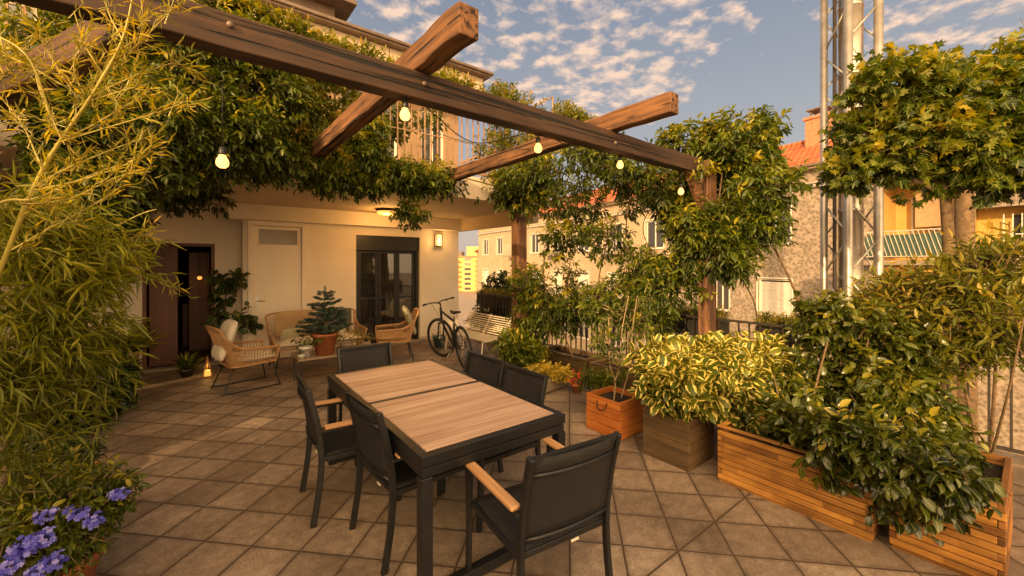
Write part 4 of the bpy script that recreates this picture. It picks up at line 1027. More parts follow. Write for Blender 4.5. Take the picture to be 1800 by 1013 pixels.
# ================================================================== BICYCLE (local +X forward)
bk = empty('bicycle', (3.55, 6.12, 0), R(84), 'black bicycle leaning with its front wheel turned to the wall', 'bicycle')
def wheel(name, loc, rz=0.0, lean=0.0, par=bk):
    w = empty(name, loc, rz, parent=par); r = .335
    n = 40; mb = MB(); mb.tube([(math.cos(i/n*6.2832)*r, 0, math.sin(i/n*6.2832)*r) for i in range(n)], .021, 8, closed=True); mb.build('tyre', M['tyre'], w)
    mb = MB(); mb.tube([(math.cos(i/n*6.2832)*(r-.026), 0, math.sin(i/n*6.2832)*(r-.026)) for i in range(n)], .010, 6, closed=True); mb.build('rim', M['black_metal'], w)
    mb = MB()
    for i in range(28):
        a_ = i/28*6.2832; s_ = (-1)**i*.028; mb.tube([(math.cos(a_+.3*(-1)**(i//2))*.02, s_, math.sin(a_+.3*(-1)**(i//2))*.02), (math.cos(a_)*(r-.03), 0, math.sin(a_)*(r-.03))], .0016, 4, cap=False)
    mb.build('spokes', M['steel'], w)
    mb = MB(); mb.lathe([(0, -.055), (.012, -.055), (.012, -.032), (.024, -.03), (.020, 0), (.024, .03), (.012, .032), (.012, .055), (0, .055)], n=12, axis='Y'); mb.build('hub', M['steel'], w)
    return w
wheel('wheel', (-.53, 0, .356)); fw_a = R(24); hd = Vector((.40, 0, .86))
fr = Vector((.53, 0, .356))
wheel('wheel', (.53, .02, .356), fw_a)
bb = Vector((-.10, 0, .30)); st = Vector((-.24, 0, .74)); hb_ = Vector((.425, 0, .70)); rw = Vector((-.53, 0, .356))
mb = MB(); mb.tube([st, hd], .018, 10); mb.tube(catmull([hb_, Vector((.2, 0, .50)), bb], 4), .021, 10); mb.tube([bb, st], .017, 10); mb.tube([hb_-Vector((.01, 0, .03)), hd+Vector((-.015, 0, .05))], .023, 10)
for s_ in (-1, 1):
    mb.tube([bb+Vector((0, s_*.02, 0)), rw+Vector((0, s_*.06, 0))], .011, 8); mb.tube([st+Vector((0, s_*.015, -.04)), rw+Vector((0, s_*.06, 0))], .010, 8)
mb.build('frame', M['bike_paint'], bk)
ca, sa = math.cos(fw_a), math.sin(fw_a)
mb = MB()
crown = hb_-Vector((-.015, 0, .06))
mb.bar(crown+Vector((sa*.07, -ca*.07, 0)), crown+Vector((-sa*.07, ca*.07, 0)), .03, .03)
for s_ in (-1, 1):
    o_ = Vector((-sa, ca, 0))*s_*.062; mb.tube([crown+o_, fr+Vector((0, .02, 0))+o_], [.017, .013], 8)
mb.build('fork', M['black_metal'], bk)
mb = MB(); mb.tube([hd, hd+Vector((-.03, 0, .12))], .014, 8); tp = hd+Vector((-.03, 0, .12)); cl_ = tp+Vector((ca*.07, sa*.07, .02)); mb.tube([tp, cl_], .015, 8)
O = Vector((-sa, ca, 0)); mb.tube(catmull([cl_-O*.33+Vector((-.05*ca, -.05*sa, .03)), cl_-O*.12+Vector((0, 0, .02)), cl_, cl_+O*.12+Vector((0, 0, .02)), cl_+O*.33+Vector((-.05*ca, -.05*sa, .03))], 5), .0115, 8)
for s_ in (-1, 1):
    e = cl_+O*s_*.30+Vector((-.045*ca, -.045*sa, .028)); mb.tube([e, e+O*s_*.06+Vector((-.01, 0, .002))], .018, 8)
    q = cl_+O*s_*.20+Vector((0, 0, .02)); mb.tube([q, q+Vector((ca*.05, sa*.05, -.015))+O*s_*.02, q+Vector((ca*.06, sa*.06, -.03))+O*s_*.10], .006, 6)
mb.build('handlebar', M['black_metal'], bk)
mb = MB(); mb.tube([st, st+Vector((-.05, 0, .14))], .013, 8); mb.build('seat_post', M['steel'], bk)
mb = MB(); c_ = st+Vector((-.06, 0, .16)); pr = []
for i in range(13):
    u = i/12; x_ = .15-u*.29; wd_ = .016+.062*max(0, (u-.25))/.75*(1 if u < .9 else .75); pr.append((x_, wd_))
vs = []
for x_, wd_ in pr:
    for yy, zz in ((-wd_, -.02), (-wd_, .008), (0, .020), (wd_, .008), (wd_, -.02)): vs.append((c_.x+x_, yy, c_.z+zz+.018*abs(x_)/.15*(1 if x_ < 0 else .2)))
mb.add(vs, [(i*5+j, i*5+j+1, i*5+5+j+1, i*5+5+j) for i in range(12) for j in range(4)]+[(0, 1, 2, 3, 4), (64, 63, 62, 61, 60)], True); mb.build('saddle', M['tyre'], bk, solid=.006)
mb = MB(); mb.lathe([(.0, -.045), (.09, -.045), (.095, -.041), (.09, -.037), (0, -.037)], tuple(bb), 28, 'Y'); mb.build('chainring', M['steel'], bk)
mb = MB()
for s_ in (-1, 1):
    e = bb+Vector((s_*.16, s_*-.07, -s_*.05)); mb.tube([bb+Vector((0, s_*-.06, 0)), e], .009, 8); mb.box(e.x-.045, e.y-.05*s_-.04, e.z-.012, e.x+.045, e.y-.05*s_+.04, e.z+.012)
mb.build('crank_and_pedal', M['black_metal'], bk)
mb = MB(); mb.tube([bb+Vector((0, -.04, .09)), rw+Vector((0, -.04, .04))], .004, 5); mb.tube([bb+Vector((0, -.04, -.09)), rw+Vector((0, -.04, -.04))], .004, 5); mb.build('chain', M['iron'], bk)
mb = MB(); mb.tube([bb+Vector((-.02, .03, -.01)), (-.06, .26, .0)], .008, 8); mb.build('kickstand', M['steel'], bk)
mb = MB(); mb.tube(catmull([cl_+O*.15, cl_+Vector((.14*ca, .14*sa, -.06)), hb_+Vector((.06, 0, 0)), bb+Vector((.2, .02, .25))], 5), .004, 6); mb.build('brake_cable', M['black_metal'], bk)
bk.rotation_euler = (R(-7), 0, R(80))
# ================================================================== WOODEN PLANTER BOXES
M['gold_X'] = m_wood('honey_planter_wood_x', (.14, .055, .013), (.48, .22, .055), 'X', .55, .55, .6, grain=18, boards=.042)
M['gold_Y'] = M['planter_gold']
M['orange_Y'] = m_wood('stained_planter_wood_y', (.32, .085, .015), (.62, .22, .045), 'Y', .9, .5, .4)
M['dark_Y'] = m_wood('weathered_planter_wood_y', (.055, .036, .016), (.16, .095, .038), 'Y', .8, .75, .6)
def crate(name, label, x0, y0, x1, y1, h, course, mx, my, thick=.028, plinth=.02, interlock=True, cap=None, group=None, taper_=0., seed=1, soil_drop=.06):
    cx, cy = (x0+x1)/2, (y0+y1)/2
    o = empty(name, (cx, cy, 0), 0, label, 'planter', group)
    a, b = (x1-x0)/2, (y1-y0)/2; r = random.Random(seed); n = round((h-plinth)/course); gap = .005
    for side, mat in (('Y', my), ('X', mx)):
        for s_ in (-1, 1):
            mb = MB()
            for i in range(n):
                z0 = plinth+i*course; z1 = z0+course-gap; j = r.uniform(-.0025, .0025); t_ = 1-taper_*(1-(z0/h))
                A, B = a*t_, b*t_
                over = interlock and (i % 2 == (0 if side == 'Y' else 1))
                if side == 'Y':
                    e = B if over else B-thick-.001; xo = s_*(A+j)
                    if not interlock: e = B
                    mb.box(xo, -e, z0, xo-s_*thick, e, z1)
                else:
                    e = A if over else A-thick-.001; yo = s_*(B+j)
                    if not interlock: e = A-thick-.001
                    mb.box(-e, yo, z0, e, yo-s_*thick, z1)
            mb.build('side_boards', mat, o, .003)
    lb('soil', M['soil'], [(-a+thick+.002, -b+thick+.002, plinth, a-thick-.002, b-thick-.002, h-soil_drop)], o, 0)
    lb('plinth', my, [(-a+.01-(.02 if taper_ else 0)*0, -b+.01, .0, a-.01, b-.01, plinth-.002)], o, 0)
    if cap: lb('cap', cap, [(-a-.004, -b-.004, h, -a+thick+.01, b+.004, h+.012), (a-thick-.01, -b-.004, h, a+.004, b+.004, h+.012), (-a+thick+.01, -b-.004, h, a-thick-.01, -b+thick+.01, h+.012), (-a+thick+.01, b-thick-.01, h, a-thick-.01, b+.004, h+.012)], o, .003)
    return o
cr = crate('square_planter', 'square orange stained planter box with a rope handle', 3.22, 2.45, 3.63, 2.87, .37, .088, M['crate_orange'], M['orange_Y'], .022, .015, False, seed=2)
mb = MB(); mb.tube(catmull([(-.222, .05, .33), (-.235, .04, .28), (-.238, 0, .25), (-.235, -.06, .28), (-.222, -.07, .33)], 6), .006, 8); mb.build('rope_handle', M['soil'], cr)
crate('square_planter', 'dark weathered square planter box under the yellow variegated shrub', 3.18, 1.74, 3.60, 2.17, .40, .19, M['planter_dark'], M['dark_Y'], .024, .03, False, M['planter_cap'], seed=3)
GP = 'honey coloured log-cabin planters along the right'
crate('long_planter', 'long honey wood planter of thin stacked battens left of the corner gap', 3.25, .615, 3.72, 1.545, .42, .042, M['gold_X'], M['gold_Y'], .030, .022, True, M['planter_gold'], GP, seed=4)
crate('long_planter', 'deep honey wood planter with dovetailed corner and grey rim, nearest on the right', 3.30, .10, 4.16, .55, .45, .043, M['gold_X'], M['gold_Y'], .030, .022, True, None, GP, seed=5)
o = crate('low_planter', 'low dark wood trough at the foot of the fence behind the orange box', 4.50, 2.75, 4.93, 3.95, .27, .085, M['planter_dark'], M['dark_Y'], .024, .01, False, M['planter_cap'], 'low dark troughs at the fence foot', seed=6)
o = crate('low_planter', 'low dark wood trough at the fence foot beside the timber column', 4.50, 4.02, 4.93, 5.05, .30, .095, M['planter_dark'], M['dark_Y'], .024, .01, False, M['planter_cap'], 'low dark troughs at the fence foot', seed=7)
o = crate('low_planter', 'low dark wood trough at the fence foot hidden behind the variegated shrub', 4.45, 1.0, 4.93, 2.1, .30, .095, M['planter_dark'], M['dark_Y'], .024, .01, False, M['planter_cap'], 'low dark troughs at the fence foot', seed=8)

# ================================================================== SHRUBS AND SMALL TREES
def S(*pts): return [W(*p) for p in pts]
# variegated shrub
plant('variegated_shrub', 'bushy shrub with yellow-edged leaves spilling over the dark square planter', 'shrub',
      [(1190, 680, 3.5, 58, 48, .18), (1262, 675, 3.55, 85, 60, .24), (1170, 645, 3.7, 40, 32, .18), (1345, 665, 3.75, 80, 58, .26), (1255, 640, 3.8, 80, 32, .22), (1400, 690, 3.7, 45, 50, .2), (1300, 735, 3.4, 30, 24, .10, .4), (1205, 725, 3.35, 22, 24, .06, .4)],
      900, 7, .11, .105, .066, M['varieg'], 'oval', .30, .40, 0, 11, stems=[(S((1200, 770, 3.5), (1195, 720, 3.5), (1180, 660, 3.6)), .012, .006), (S((1215, 770, 3.5), (1250, 700, 3.5), (1300, 640, 3.7)), .012, .006)], bark=M['bark'], base=(3.39, 1.95, .3), twigs=2, axz=.3)
def DX(px, X): return X/(.617+.787*(px-900)/FPX)
def onX(lst, X): return [(b[0], b[1], DX(b[0], X+b[2]))+tuple(b[3:]) for b in lst]
# glossy shrub of the long planters
plant('glossy_shrub', 'large glossy dark green shrub overflowing the long honey planter', 'shrub',
      [(1390, 700, 3.35, 70, 75, .25), (1455, 660, 3.3, 85, 95, .28), (1530, 640, 3.2, 80, 100, .3), (1480, 750, 2.95, 85, 65, .22), (1400, 760, 3.1, 50, 40, .16), (1560, 730, 2.9, 70, 80, .25), (1330, 720, 3.4, 40, 50, .18), (1470, 570, 3.5, 60, 40, .25)]+onX([(1395, 728, .04, 22, 22, .07, .6), (1440, 770, 0, 20, 36, .07), (1490, 770, 0, 30, 38, .08), (1540, 790, -.02, 24, 40, .07), (1447, 835, 0, 8, 16, .03), (1520, 835, 0, 12, 20, .04)], 3.20),
      2500, 8, .11, .072, .039, M['glossy'], 'oval', .45, .42, 1.5, 12, stems=[(S((1420, 800, 3.1), (1430, 700, 3.2), (1455, 600, 3.3)), .014, .006), (S((1500, 840, 2.9), (1500, 720, 3.1), (1530, 580, 3.2)), .016, .006), (S((1380, 790, 3.3), (1375, 730, 3.3), (1360, 660, 3.4)), .010, .005)], bark=M['bark'], base=(3.45, 1.1, .36), twigs=2, axz=.1)
plant('glossy_shrub', 'glossy shrub spilling over the front of the nearest planter on the right', 'shrub',
      [(1590, 790, 2.62, 62, 60, .18), (1635, 765, 2.75, 42, 50, .18), (1600, 870, 2.45, 50, 40, .10), (1655, 860, 2.45, 40, 45, .10), (1565, 700, 2.9, 55, 50, .2), (1640, 905, 2.4, 28, 26, .06)]+onX([(1595, 835, 0, 26, 34, .07), (1640, 845, 0, 30, 38, .07), (1685, 830, 0, 22, 26, .06), (1555, 810, 0, 22, 28, .06), (1650, 895, 0, 12, 20, .04)], 3.18),
      900, 8, .10, .066, .037, M['glossy'], 'oval', .55, .42, 0, 13, stems=[(S((1650, 850, 2.7), (1640, 760, 2.7), (1600, 660, 2.9)), .014, .006)], bark=M['bark'], base=(3.6, .35, .38), twigs=2, axz=-.1)
plant('narrow_leaved_shrub', 'tall loose shrub with narrow yellowish leaves at the right edge behind the near planter', 'shrub',
      [(1690, 560, 3.1, 110, 95, .35), (1610, 525, 3.6, 75, 62, .35), (1745, 475, 3.0, 85, 55, .3), (1690, 520, 3.3, 70, 50, .25), (1775, 570, 2.8, 60, 62, .3), (1650, 620, 3.1, 50, 36, .2), (1560, 590, 3.6, 70, 80, .3), (1795, 800, 2.4, 16, 40, .1, .25), (1500, 560, 3.9, 55, 35, .3)],
      1750, 8, .14, .082, .022, M['photinia'], 'lance', .12, .6, 2.5, 14, stems=[(S((1720, 830, 3.2), (1700, 700, 3.1), (1640, 560, 3.2), (1600, 450, 3.4)), .012, .004), (S((1740, 830, 3.2), (1750, 650, 3.0), (1760, 500, 2.9), (1790, 420, 2.8)), .012, .004), (S((1735, 830, 3.2), (1770, 700, 2.7), (1800, 560, 2.5)), .010, .004)], bark=M['bark'], base=(3.9, .3, .38), twigs=1, axz=.35, up=.6)
# climbers and small trees along the fence
plant('climbing_tree', 'full leafy climber crowning the timber post at the end of the long beam', 'climber',
      [(1290, 255, 4.75, 62, 52, .35), (1340, 230, 4.8, 32, 30, .2, .8), (1240, 275, 5.0, 50, 36, .25), (1330, 330, 4.6, 62, 50, .35), (1272, 372, 4.6, 44, 58, .3), (1246, 335, 4.5, 24, 46, .09, .9), (1225, 385, 4.55, 26, 22, .08, .7), (1215, 385, 5.0, 46, 50, .3), (1330, 395, 4.6, 55, 32, .3), (1190, 420, 4.7, 48, 52, .3), (1260, 440, 4.6, 55, 50, .3), (1180, 500, 4.8, 52, 45, .3), (1310, 300, 4.9, 50, 60, .3), (1200, 255, 5.0, 45, 28, .25), (1195, 340, 5.2, 40, 45, .25), (1290, 460, 4.7, 45, 26, .2, .6)],
      4200, 8, .11, .088, .031, M['vine'], 'oval', .55, .42, 2.2, 15, stems=[(S((1252, 600, 4.8), (1250, 500, 4.72), (1256, 420, 4.7), (1270, 300, 4.7)), .020, .008), (S((1415, 585, 4.75), (1400, 520, 4.7), (1378, 470, 4.65), (1350, 415, 4.6), (1310, 360, 4.6)), .018, .010), (S((1335, 590, 5.0), (1325, 530, 4.9), (1300, 480, 4.8), (1280, 400, 4.7)), .011, .006), (S((1280, 260, 4.75), (1310, 215, 4.8), (1318, 188, 4.8)), .008, .003)], bark=M['bark'], base=(4.75, 2.1, .16), twigs=2, axz=0, toneup=.6)
plant('fence_climber', 'open thin-stemmed climber with drooping leaves on the fence left of the timber post', 'climber',
      [(1100, 300, 5.1, 50, 38, .3), (1045, 270, 5.4, 55, 38, .3), (1090, 370, 5.2, 45, 24, .25, .7), (1130, 470, 5.1, 42, 34, .3), (1065, 420, 5.3, 34, 40, .25, .6), (1150, 330, 5.0, 30, 50, .25, .8), (1080, 530, 5.2, 60, 36, .3), (1140, 560, 5.1, 45, 30, .25), (1010, 330, 5.6, 40, 40, .3, .8)],
      1500, 8, .11, .082, .026, M['vine'], 'oval', .6, .5, 2.0, 16, stems=[(S((1105, 625, 5.3), (1110, 520, 5.2), (1100, 420, 5.2), (1110, 320, 5.1)), .013, .006), (S((1060, 615, 5.5), (1052, 500, 5.4), (1068, 400, 5.3), (1040, 290, 5.4)), .011, .005), (S((1110, 610, 5.3), (1150, 480, 5.1), (1130, 400, 5.1), (1160, 340, 5.0)), .010, .004), (S((1068, 400, 5.3), (1100, 360, 5.2), (1130, 330, 5.2)), .007, .003)], bark=M['bark'], base=(4.75, 3.3, .2), twigs=1)
plant('column_climber', 'dense climber hanging from the balcony corner over the timber column', 'climber',
      [(935, 310, 6.2, 62, 38, .4), (990, 290, 6.0, 55, 38, .4), (905, 350, 6.5, 32, 34, .3), (960, 365, 6.2, 52, 30, .3), (1000, 420, 5.9, 50, 34, .3), (980, 480, 5.9, 38, 36, .3, .7), (930, 500, 6.4, 28, 34, .25, .8), (990, 540, 6.0, 55, 40, .3), (945, 560, 6.3, 40, 34, .3), (1030, 360, 5.8, 30, 26, .2, .5), (925, 400, 6.6, 22, 24, .2, .6)],
      2300, 8, .12, .088, .030, M['vine'], 'oval', .5, .45, 1.3, 17, stems=[(S((960, 640, 6.1), (968, 560, 6.0), (955, 470, 6.1), (975, 380, 6.0), (960, 310, 6.1)), .014, .006), (S((1010, 635, 5.8), (985, 560, 5.9), (1000, 480, 5.9), (1005, 400, 5.9)), .012, .005), (S((930, 640, 6.5), (940, 560, 6.4), (925, 480, 6.5)), .011, .005)], bark=M['bark'], base=(4.8, 4.6, .25), twigs=2, toneup=.6)
plant('dark_bush', 'dark leafy bush beyond the fence behind the slatted bench', 'shrub',
      [(880, 510, 10.2, 28, 26, .5), (868, 540, 10.0, 24, 24, .5), (895, 545, 9.8, 26, 32, .5), (930, 520, 9.0, 26, 44, .5), (850, 560, 10.0, 18, 14, .3)],
      700, 8, .16, .12, .045, M['deep'], 'oval', .4, .45, 0, 18, stems=[(S((880, 620, 10), (885, 560, 10), (880, 500, 10)), .03, .01)], bark=M['bark'], base=tuple(W(885, 600, 10)), twigs=2)
# slim tree in the orange box
plant('slim_tree', 'slim three-stemmed sapling growing in the orange stained box', 'sapling',
      [(1095, 560, 4.1, 50, 42, .22), (1070, 600, 4.1, 28, 26, .15, .7), (1110, 520, 4.1, 44, 30, .2), (1130, 600, 4.0, 26, 40, .14, .5), (1080, 640, 4.15, 22, 18, .10, .4)],
      620, 8, .07, .045, .018, M['vine'], 'oval', .35, .5, 2.2, 19, stems=[(S((1079, 707, 4.12), (1081, 670, 4.12), (1072, 640, 4.12), (1070, 560, 4.1)), .009, .004), (S((1081, 670, 4.12), (1090, 640, 4.12), (1092, 590, 4.1), (1105, 520, 4.1)), .009, .004), (S((1092, 700, 4.05), (1108, 640, 4.05), (1112, 580, 4.05), (1120, 520, 4.05)), .007, .003)], bark=M['stem_pale'], base=(3.43, 2.66, .3), twigs=1, axz=.2)
plant('low_plant', 'low grassy green plant on the floor left of the orange box', 'plant', [(1048, 672, 4.9, 30, 16, .15), (1075, 676, 4.7, 20, 12, .12)], 160, 6, .08, .075, .012, M['vine'], 'lance', .1, .5, 0, 20, base=tuple(G(1050, 690)), axz=.8)
plant('round_bush', 'rounded dark green bush in front of the timber column', 'shrub', [(920, 622, 6.0, 40, 30, .28), (905, 600, 6.2, 26, 16, .2), (945, 640, 5.8, 20, 16, .15)], 620, 7, .08, .065, .028, M['vine'], 'oval', .2, .45, 0, 21, base=tuple(G(920, 680)), stems=[(S((918, 665, 6.0), (920, 630, 6.0)), .012, .008)], bark=M['bark'], axz=.2)
pz_ = empty('flower_pot', G(918, 676).to_tuple(), 0, 'clay pot under the rounded dark bush', 'pot'); pot('pot_body', M['terracotta_dark'], .13, .17, .2, pz_, 0)
pz2 = empty('trough_planter', G(967, 684).to_tuple(), R(8), 'pale concrete bowl planter holding lime yellow foliage', 'planter')
lb('bowl', M['concrete'], [(-.26, -.12, 0, .26, .12, .19)], pz2, .03)
lb('soil', M['soil'], [(-.235, -.095, .19, .235, .095, .194)], pz2, 0)
plant('lime_plant', 'lime yellow low foliage in the pale concrete bowl', 'plant', [(966, 652, 5.5, 34, 9, .12), (985, 660, 5.4, 20, 8, .10), (945, 652, 5.6, 16, 6, .10)], 220, 6, .05, .05, .026, M['yellow_leaf'], 'oval', .1, .6, 0, 22, base=tuple(G(967, 684, .19)), axz=.5)
tiny_plant('small_clay_pot', 'little orange clay pot with wilted plant between the concrete bowl and orange box', G(1014, 690).to_tuple(), M['terracotta'], .05, .07, .12, M['petal_red'], 14, .05, .02, 'lance', spread=.10, ht=.12, seed=9)
tiny_plant('red_flower_pot', 'pot of small red flowers behind the right hand dining chairs', G(888, 655).to_tuple(), M['terracotta'], .08, .10, .16, M['vine'], 60, .05, .022, 'oval', spread=.26, ht=.24, seed=10, flower=M['petal_red'])
tiny_plant('teal_pot', 'small teal glazed pot on the floor behind the bicycle wheel', W(772, 606, 8.3).to_tuple()[:2]+(0,), m_rough('teal_glaze', (.02, .07, .08), (.04, .11, .12), 8, .3, .05, 40), .09, .13, .22, M['vine'], 6, .04, .02, 'oval', spread=.08, ht=.03, seed=11)
# maple-like tree on the right
mt = plant('maple_tree', 'small maple with large lobed leaves and pale trunk at the right by the steel tower', 'tree',
      [(1580, 160, 4.3, 85, 48, .4), (1680, 190, 4.2, 100, 58, .45), (1760, 160, 4.1, 70, 62, .4), (1550, 240, 4.4, 70, 40, .4), (1640, 260, 4.2, 100, 52, .45), (1750, 260, 4.1, 75, 60, .4), (1520, 300, 4.4, 65, 32, .35), (1590, 315, 4.3, 60, 30, .35), (1790, 300, 4.0, 40, 30, .3, .8), (1680, 318, 4.3, 30, 26, .2, .5), (1600, 350, 4.3, 18, 18, .12, .5), (1520, 338, 4.4, 22, 16, .12, .5), (1560, 118, 4.3, 30, 14, .2, .4), (1600, 96, 4.3, 12, 14, .1, .4), (1655, 112, 4.3, 22, 14, .15, .4), (1690, 92, 4.3, 9, 14, .1, .4), (1765, 92, 4.1, 16, 16, .12, .4), (1500, 215, 4.4, 22, 12, .15, .4), (1800, 120, 4.1, 40, 36, .3), (1740, 325, 4.0, 30, 22, .2, .5), (1475, 290, 4.5, 26, 30, .2, .4)],
      3000, 6, .18, .085, .088, M['maple'], 'palm', .6, .42, 2.2, 23,
      stems=[(S((1676, 1060, 4.5), (1672, 800, 4.45), (1664, 600, 4.4), (1668, 450, 4.35), (1660, 330, 4.3), (1650, 240, 4.3)), .075, .035)],
      bark=M['bark'], base=(W(1672, 462, 4.5).x, W(1672, 462, 4.5).y, -.3), twigs=2, up=.5, toneup=.7, stem_name='trunk')
tb_ = Vector(mt.location)
for pts in ([(1655, 330, 4.3), (1600, 260, 4.3), (1540, 200, 4.4), (1500, 150, 4.4)], [(1652, 300, 4.3), (1700, 230, 4.2), (1760, 160, 4.1)], [(1655, 310, 4.3), (1640, 200, 4.3), (1600, 110, 4.3)], [(1660, 340, 4.3), (1560, 300, 4.35), (1480, 290, 4.4)]):
    c_ = catmull([W(*p)-tb_ for p in pts], 6); mb = MB(); mb.tube(c_, taper(len(c_), .03, .008), 8); mb.build('limb', M['bark'], mt)
tr2 = empty('tree_trunk', W(1696, 462, 6.2).to_tuple()[:2]+(-6.5,), 0, 'second pale trunk standing just behind the maple trunk', 'tree')
mb = MB(); cc = catmull([(0, 0, 0), (.05, 0, 4), (0, 0, 7.2), (-.06, .0, 9.6)], 6); mb.tube(cc, taper(len(cc), .17, .10), 12); mb.build('trunk', M['bark'], tr2)
P_, o_, rd = blob_points([(1700, 215, 6.2, 85, 75, .6)], 380, .5, 0, 33)
a_ = sprigs(P_-np.array(tr2.location), o_, 6, .16, .11, .12, .5, 1, 34); leaf_mesh('crown', *a_[:3], a_[3], a_[4], a_[5], 'palm', M['maple'], tr2)

def DY(px, Y): return Y/(.787-.617*(px-900)/FPX)
def onY(lst, Y): return [(b[0], b[1], DY(b[0], Y+(b[2] if abs(b[2]) < 1 else 0)))+tuple(b[3:]) for b in lst]
# ================================================================== PERGOLA VINE (leaves by region, each a climbing plant with its woody stem)
vine1 = plant('pergola_vine', 'dense dark vine filling the pergola at the upper left', 'vine',
      onY([(330, 130, 0, 100, 80, .30), (430, 165, 0, 95, 90, .30), (500, 195, .2, 48, 75, .26), (390, 230, 0, 110, 75, .30), (270, 210, -.2, 85, 80, .35), (200, 130, 0, 90, 90, .3), (475, 265, .2, 60, 50, .26), (330, 262, 0, 75, 44, .3), (250, 300, -.1, 70, 50, .3), (110, 90, .1, 90, 90, .3), (50, 200, .1, 90, 110, .3), (150, 250, 0, 80, 90, .3), (230, 70, 0, 120, 50, .3), (420, 85, .1, 80, 40, .3, .8), (400, 305, .3, 40, 16, .15, .4), (170, 330, -.3, 70, 50, .3)], 4.75),
      10500, 8, .12, .064, .025, M['vine'], 'oval', .45, .5, 1.7, 25, stems=[(S((90, 640, 3.6), (110, 450, 3.5), (200, 260, 3.5), (330, 160, 3.7), (500, 190, 4.3)), .03, .012)], bark=M['bark'], base=(-1.2, 3.6, 0), twigs=2, toneup=.5)
plant('pergola_vine', 'lighter yellow green vine behind the foot of the first rafter, thinning over the balcony bars', 'vine',
      onY([(530, 185, 0, 45, 60, .2), (545, 265, .1, 48, 42, .2), (590, 290, .2, 40, 30, .18), (580, 215, .2, 36, 40, .15, .6), (560, 135, .2, 36, 30, .15, .5), (560, 315, .25, 30, 20, .14), (610, 180, .25, 26, 34, .12, .3)], 4.95),
      1400, 8, .12, .070, .026, M['vine_lit'], 'oval', .45, .5, 2.0, 61, bark=M['bark'], base=(1.0, 5.0, 2.9), twigs=2, toneup=.5)
plant('balcony_shrub', 'leafy shrub standing on the balcony behind the bars right of the first rafter', 'shrub',
      onY([(700, 215, 0, 34, 30, .3, .8), (760, 225, 0, 30, 34, .3, .7), (850, 250, 0, 50, 34, .4), (905, 262, 0, 36, 30, .3), (650, 225, 0, 24, 40, .2, .7)], 6.1),
      1000, 8, .12, .08, .028, M['vine'], 'oval', .3, .5, 1.2, 62, bark=M['bark'], base=(3.2, 6.1, 3.0), twigs=2)
plant('hanging_vine', 'dark vine tendrils hanging down the house wall left of the doorway', 'vine',
      [(215, 395, 5.0, 42, 55, .3), (170, 360, 4.6, 60, 70, .4), (300, 345, 5.1, 45, 30, .25), (345, 330, 5.2, 40, 20, .2, .8), (100, 400, 4.3, 80, 100, .4), (380, 350, 5.2, 20, 22, .12, .5)],
      1900, 8, .10, .070, .024, M['deep'], 'oval', .8, .5, 1.6, 26, stems=[(S((120, 660, 5), (150, 500, 4.8), (200, 380, 4.9), (300, 330, 5.1)), .02, .008)], bark=M['bark'], base=(-1.5, 4.6, 0), twigs=2)
plant('balcony_vine', 'green vine garland along the front edge of the balcony slab with one hanging tuft', 'vine',
      onY([(620, 270, 0, 60, 38, 0.25), (585, 310, 0, 42, 28, 0.2), (690, 305, 0, 50, 24, 0.18), (740, 318, 0, 42, 22, 0.16), (790, 312, 0, 45, 24, 0.18), (840, 322, 0, 45, 26, 0.2), (880, 330, 0, 35, 30, 0.2), (722, 372, 0, 22, 22, 0.16), (722, 345, 0, 8, 14, 0.05, 0.4), (640, 235, 0, 45, 34, 0.2, 0.5), (650, 320, 0, 35, 22, 0.15)], 5.15),
      2700, 8, .10, .075, .028, M['vine'], 'oval', .5, .5, 1.2, 27, stems=[(S((560, 280, 5.1), (680, 295, 5.5), (800, 310, 6.05), (900, 335, 6.7)), .012, .008)], bark=M['bark'], base=(2.6, 5.15, 3.0), twigs=2, toneup=.7)
plant('railing_vine', 'sunlit yellowish vine growing along the top of the balcony railing', 'vine',
      onY([(430, 30, 0, 45, 28, 0.2), (500, 62, 0, 45, 26, 0.2), (570, 95, 0, 42, 22, 0.2), (640, 112, 0, 42, 20, 0.2), (700, 135, 0, 36, 22, 0.2), (760, 150, 0, 42, 22, 0.2), (820, 170, 0, 40, 24, 0.2), (880, 185, 0, 36, 28, 0.25), (940, 200, 0, 36, 30, 0.25), (990, 215, 0, 34, 30, 0.25), (1025, 215, 0, 16, 14, 0.15, 0.6), (380, 12, 0, 40, 20, 0.2), (900, 250, 0, 40, 30, 0.2, 0.5), (960, 255, 0, 30, 26, 0.2, 0.5)], 5.2),
      2600, 8, .11, .078, .024, M['vine_lit'], 'lance', .15, .5, 1.6, 28, stems=[(S((380, 30, 4.5), (600, 110, 5.2), (800, 165, 6.2), (1000, 225, 7.3)), .01, .006)], bark=M['bark'], base=(2.6, 5.3, 4.0), twigs=2, axz=.7, toneup=.4)
plant('railing_climber', 'loose creeper woven through the balcony bars on the left half', 'vine',
      onY([(585, 170, 0, 45, 42, 0.2), (530, 140, 0, 50, 30, 0.2), (640, 190, 0, 32, 30, 0.15, 0.4), (610, 220, 0, 40, 30, 0.15), (870, 260, 0, 36, 30, 0.3, 0.6), (920, 280, 0, 40, 22, 0.3, 0.7)], 5.2),
      800, 8, .11, .075, .024, M['vine_lit'], 'lance', .3, .5, 1.8, 29, base=(1.6, 5.25, 3.3), bark=M['bark'], twigs=2, axz=.2)

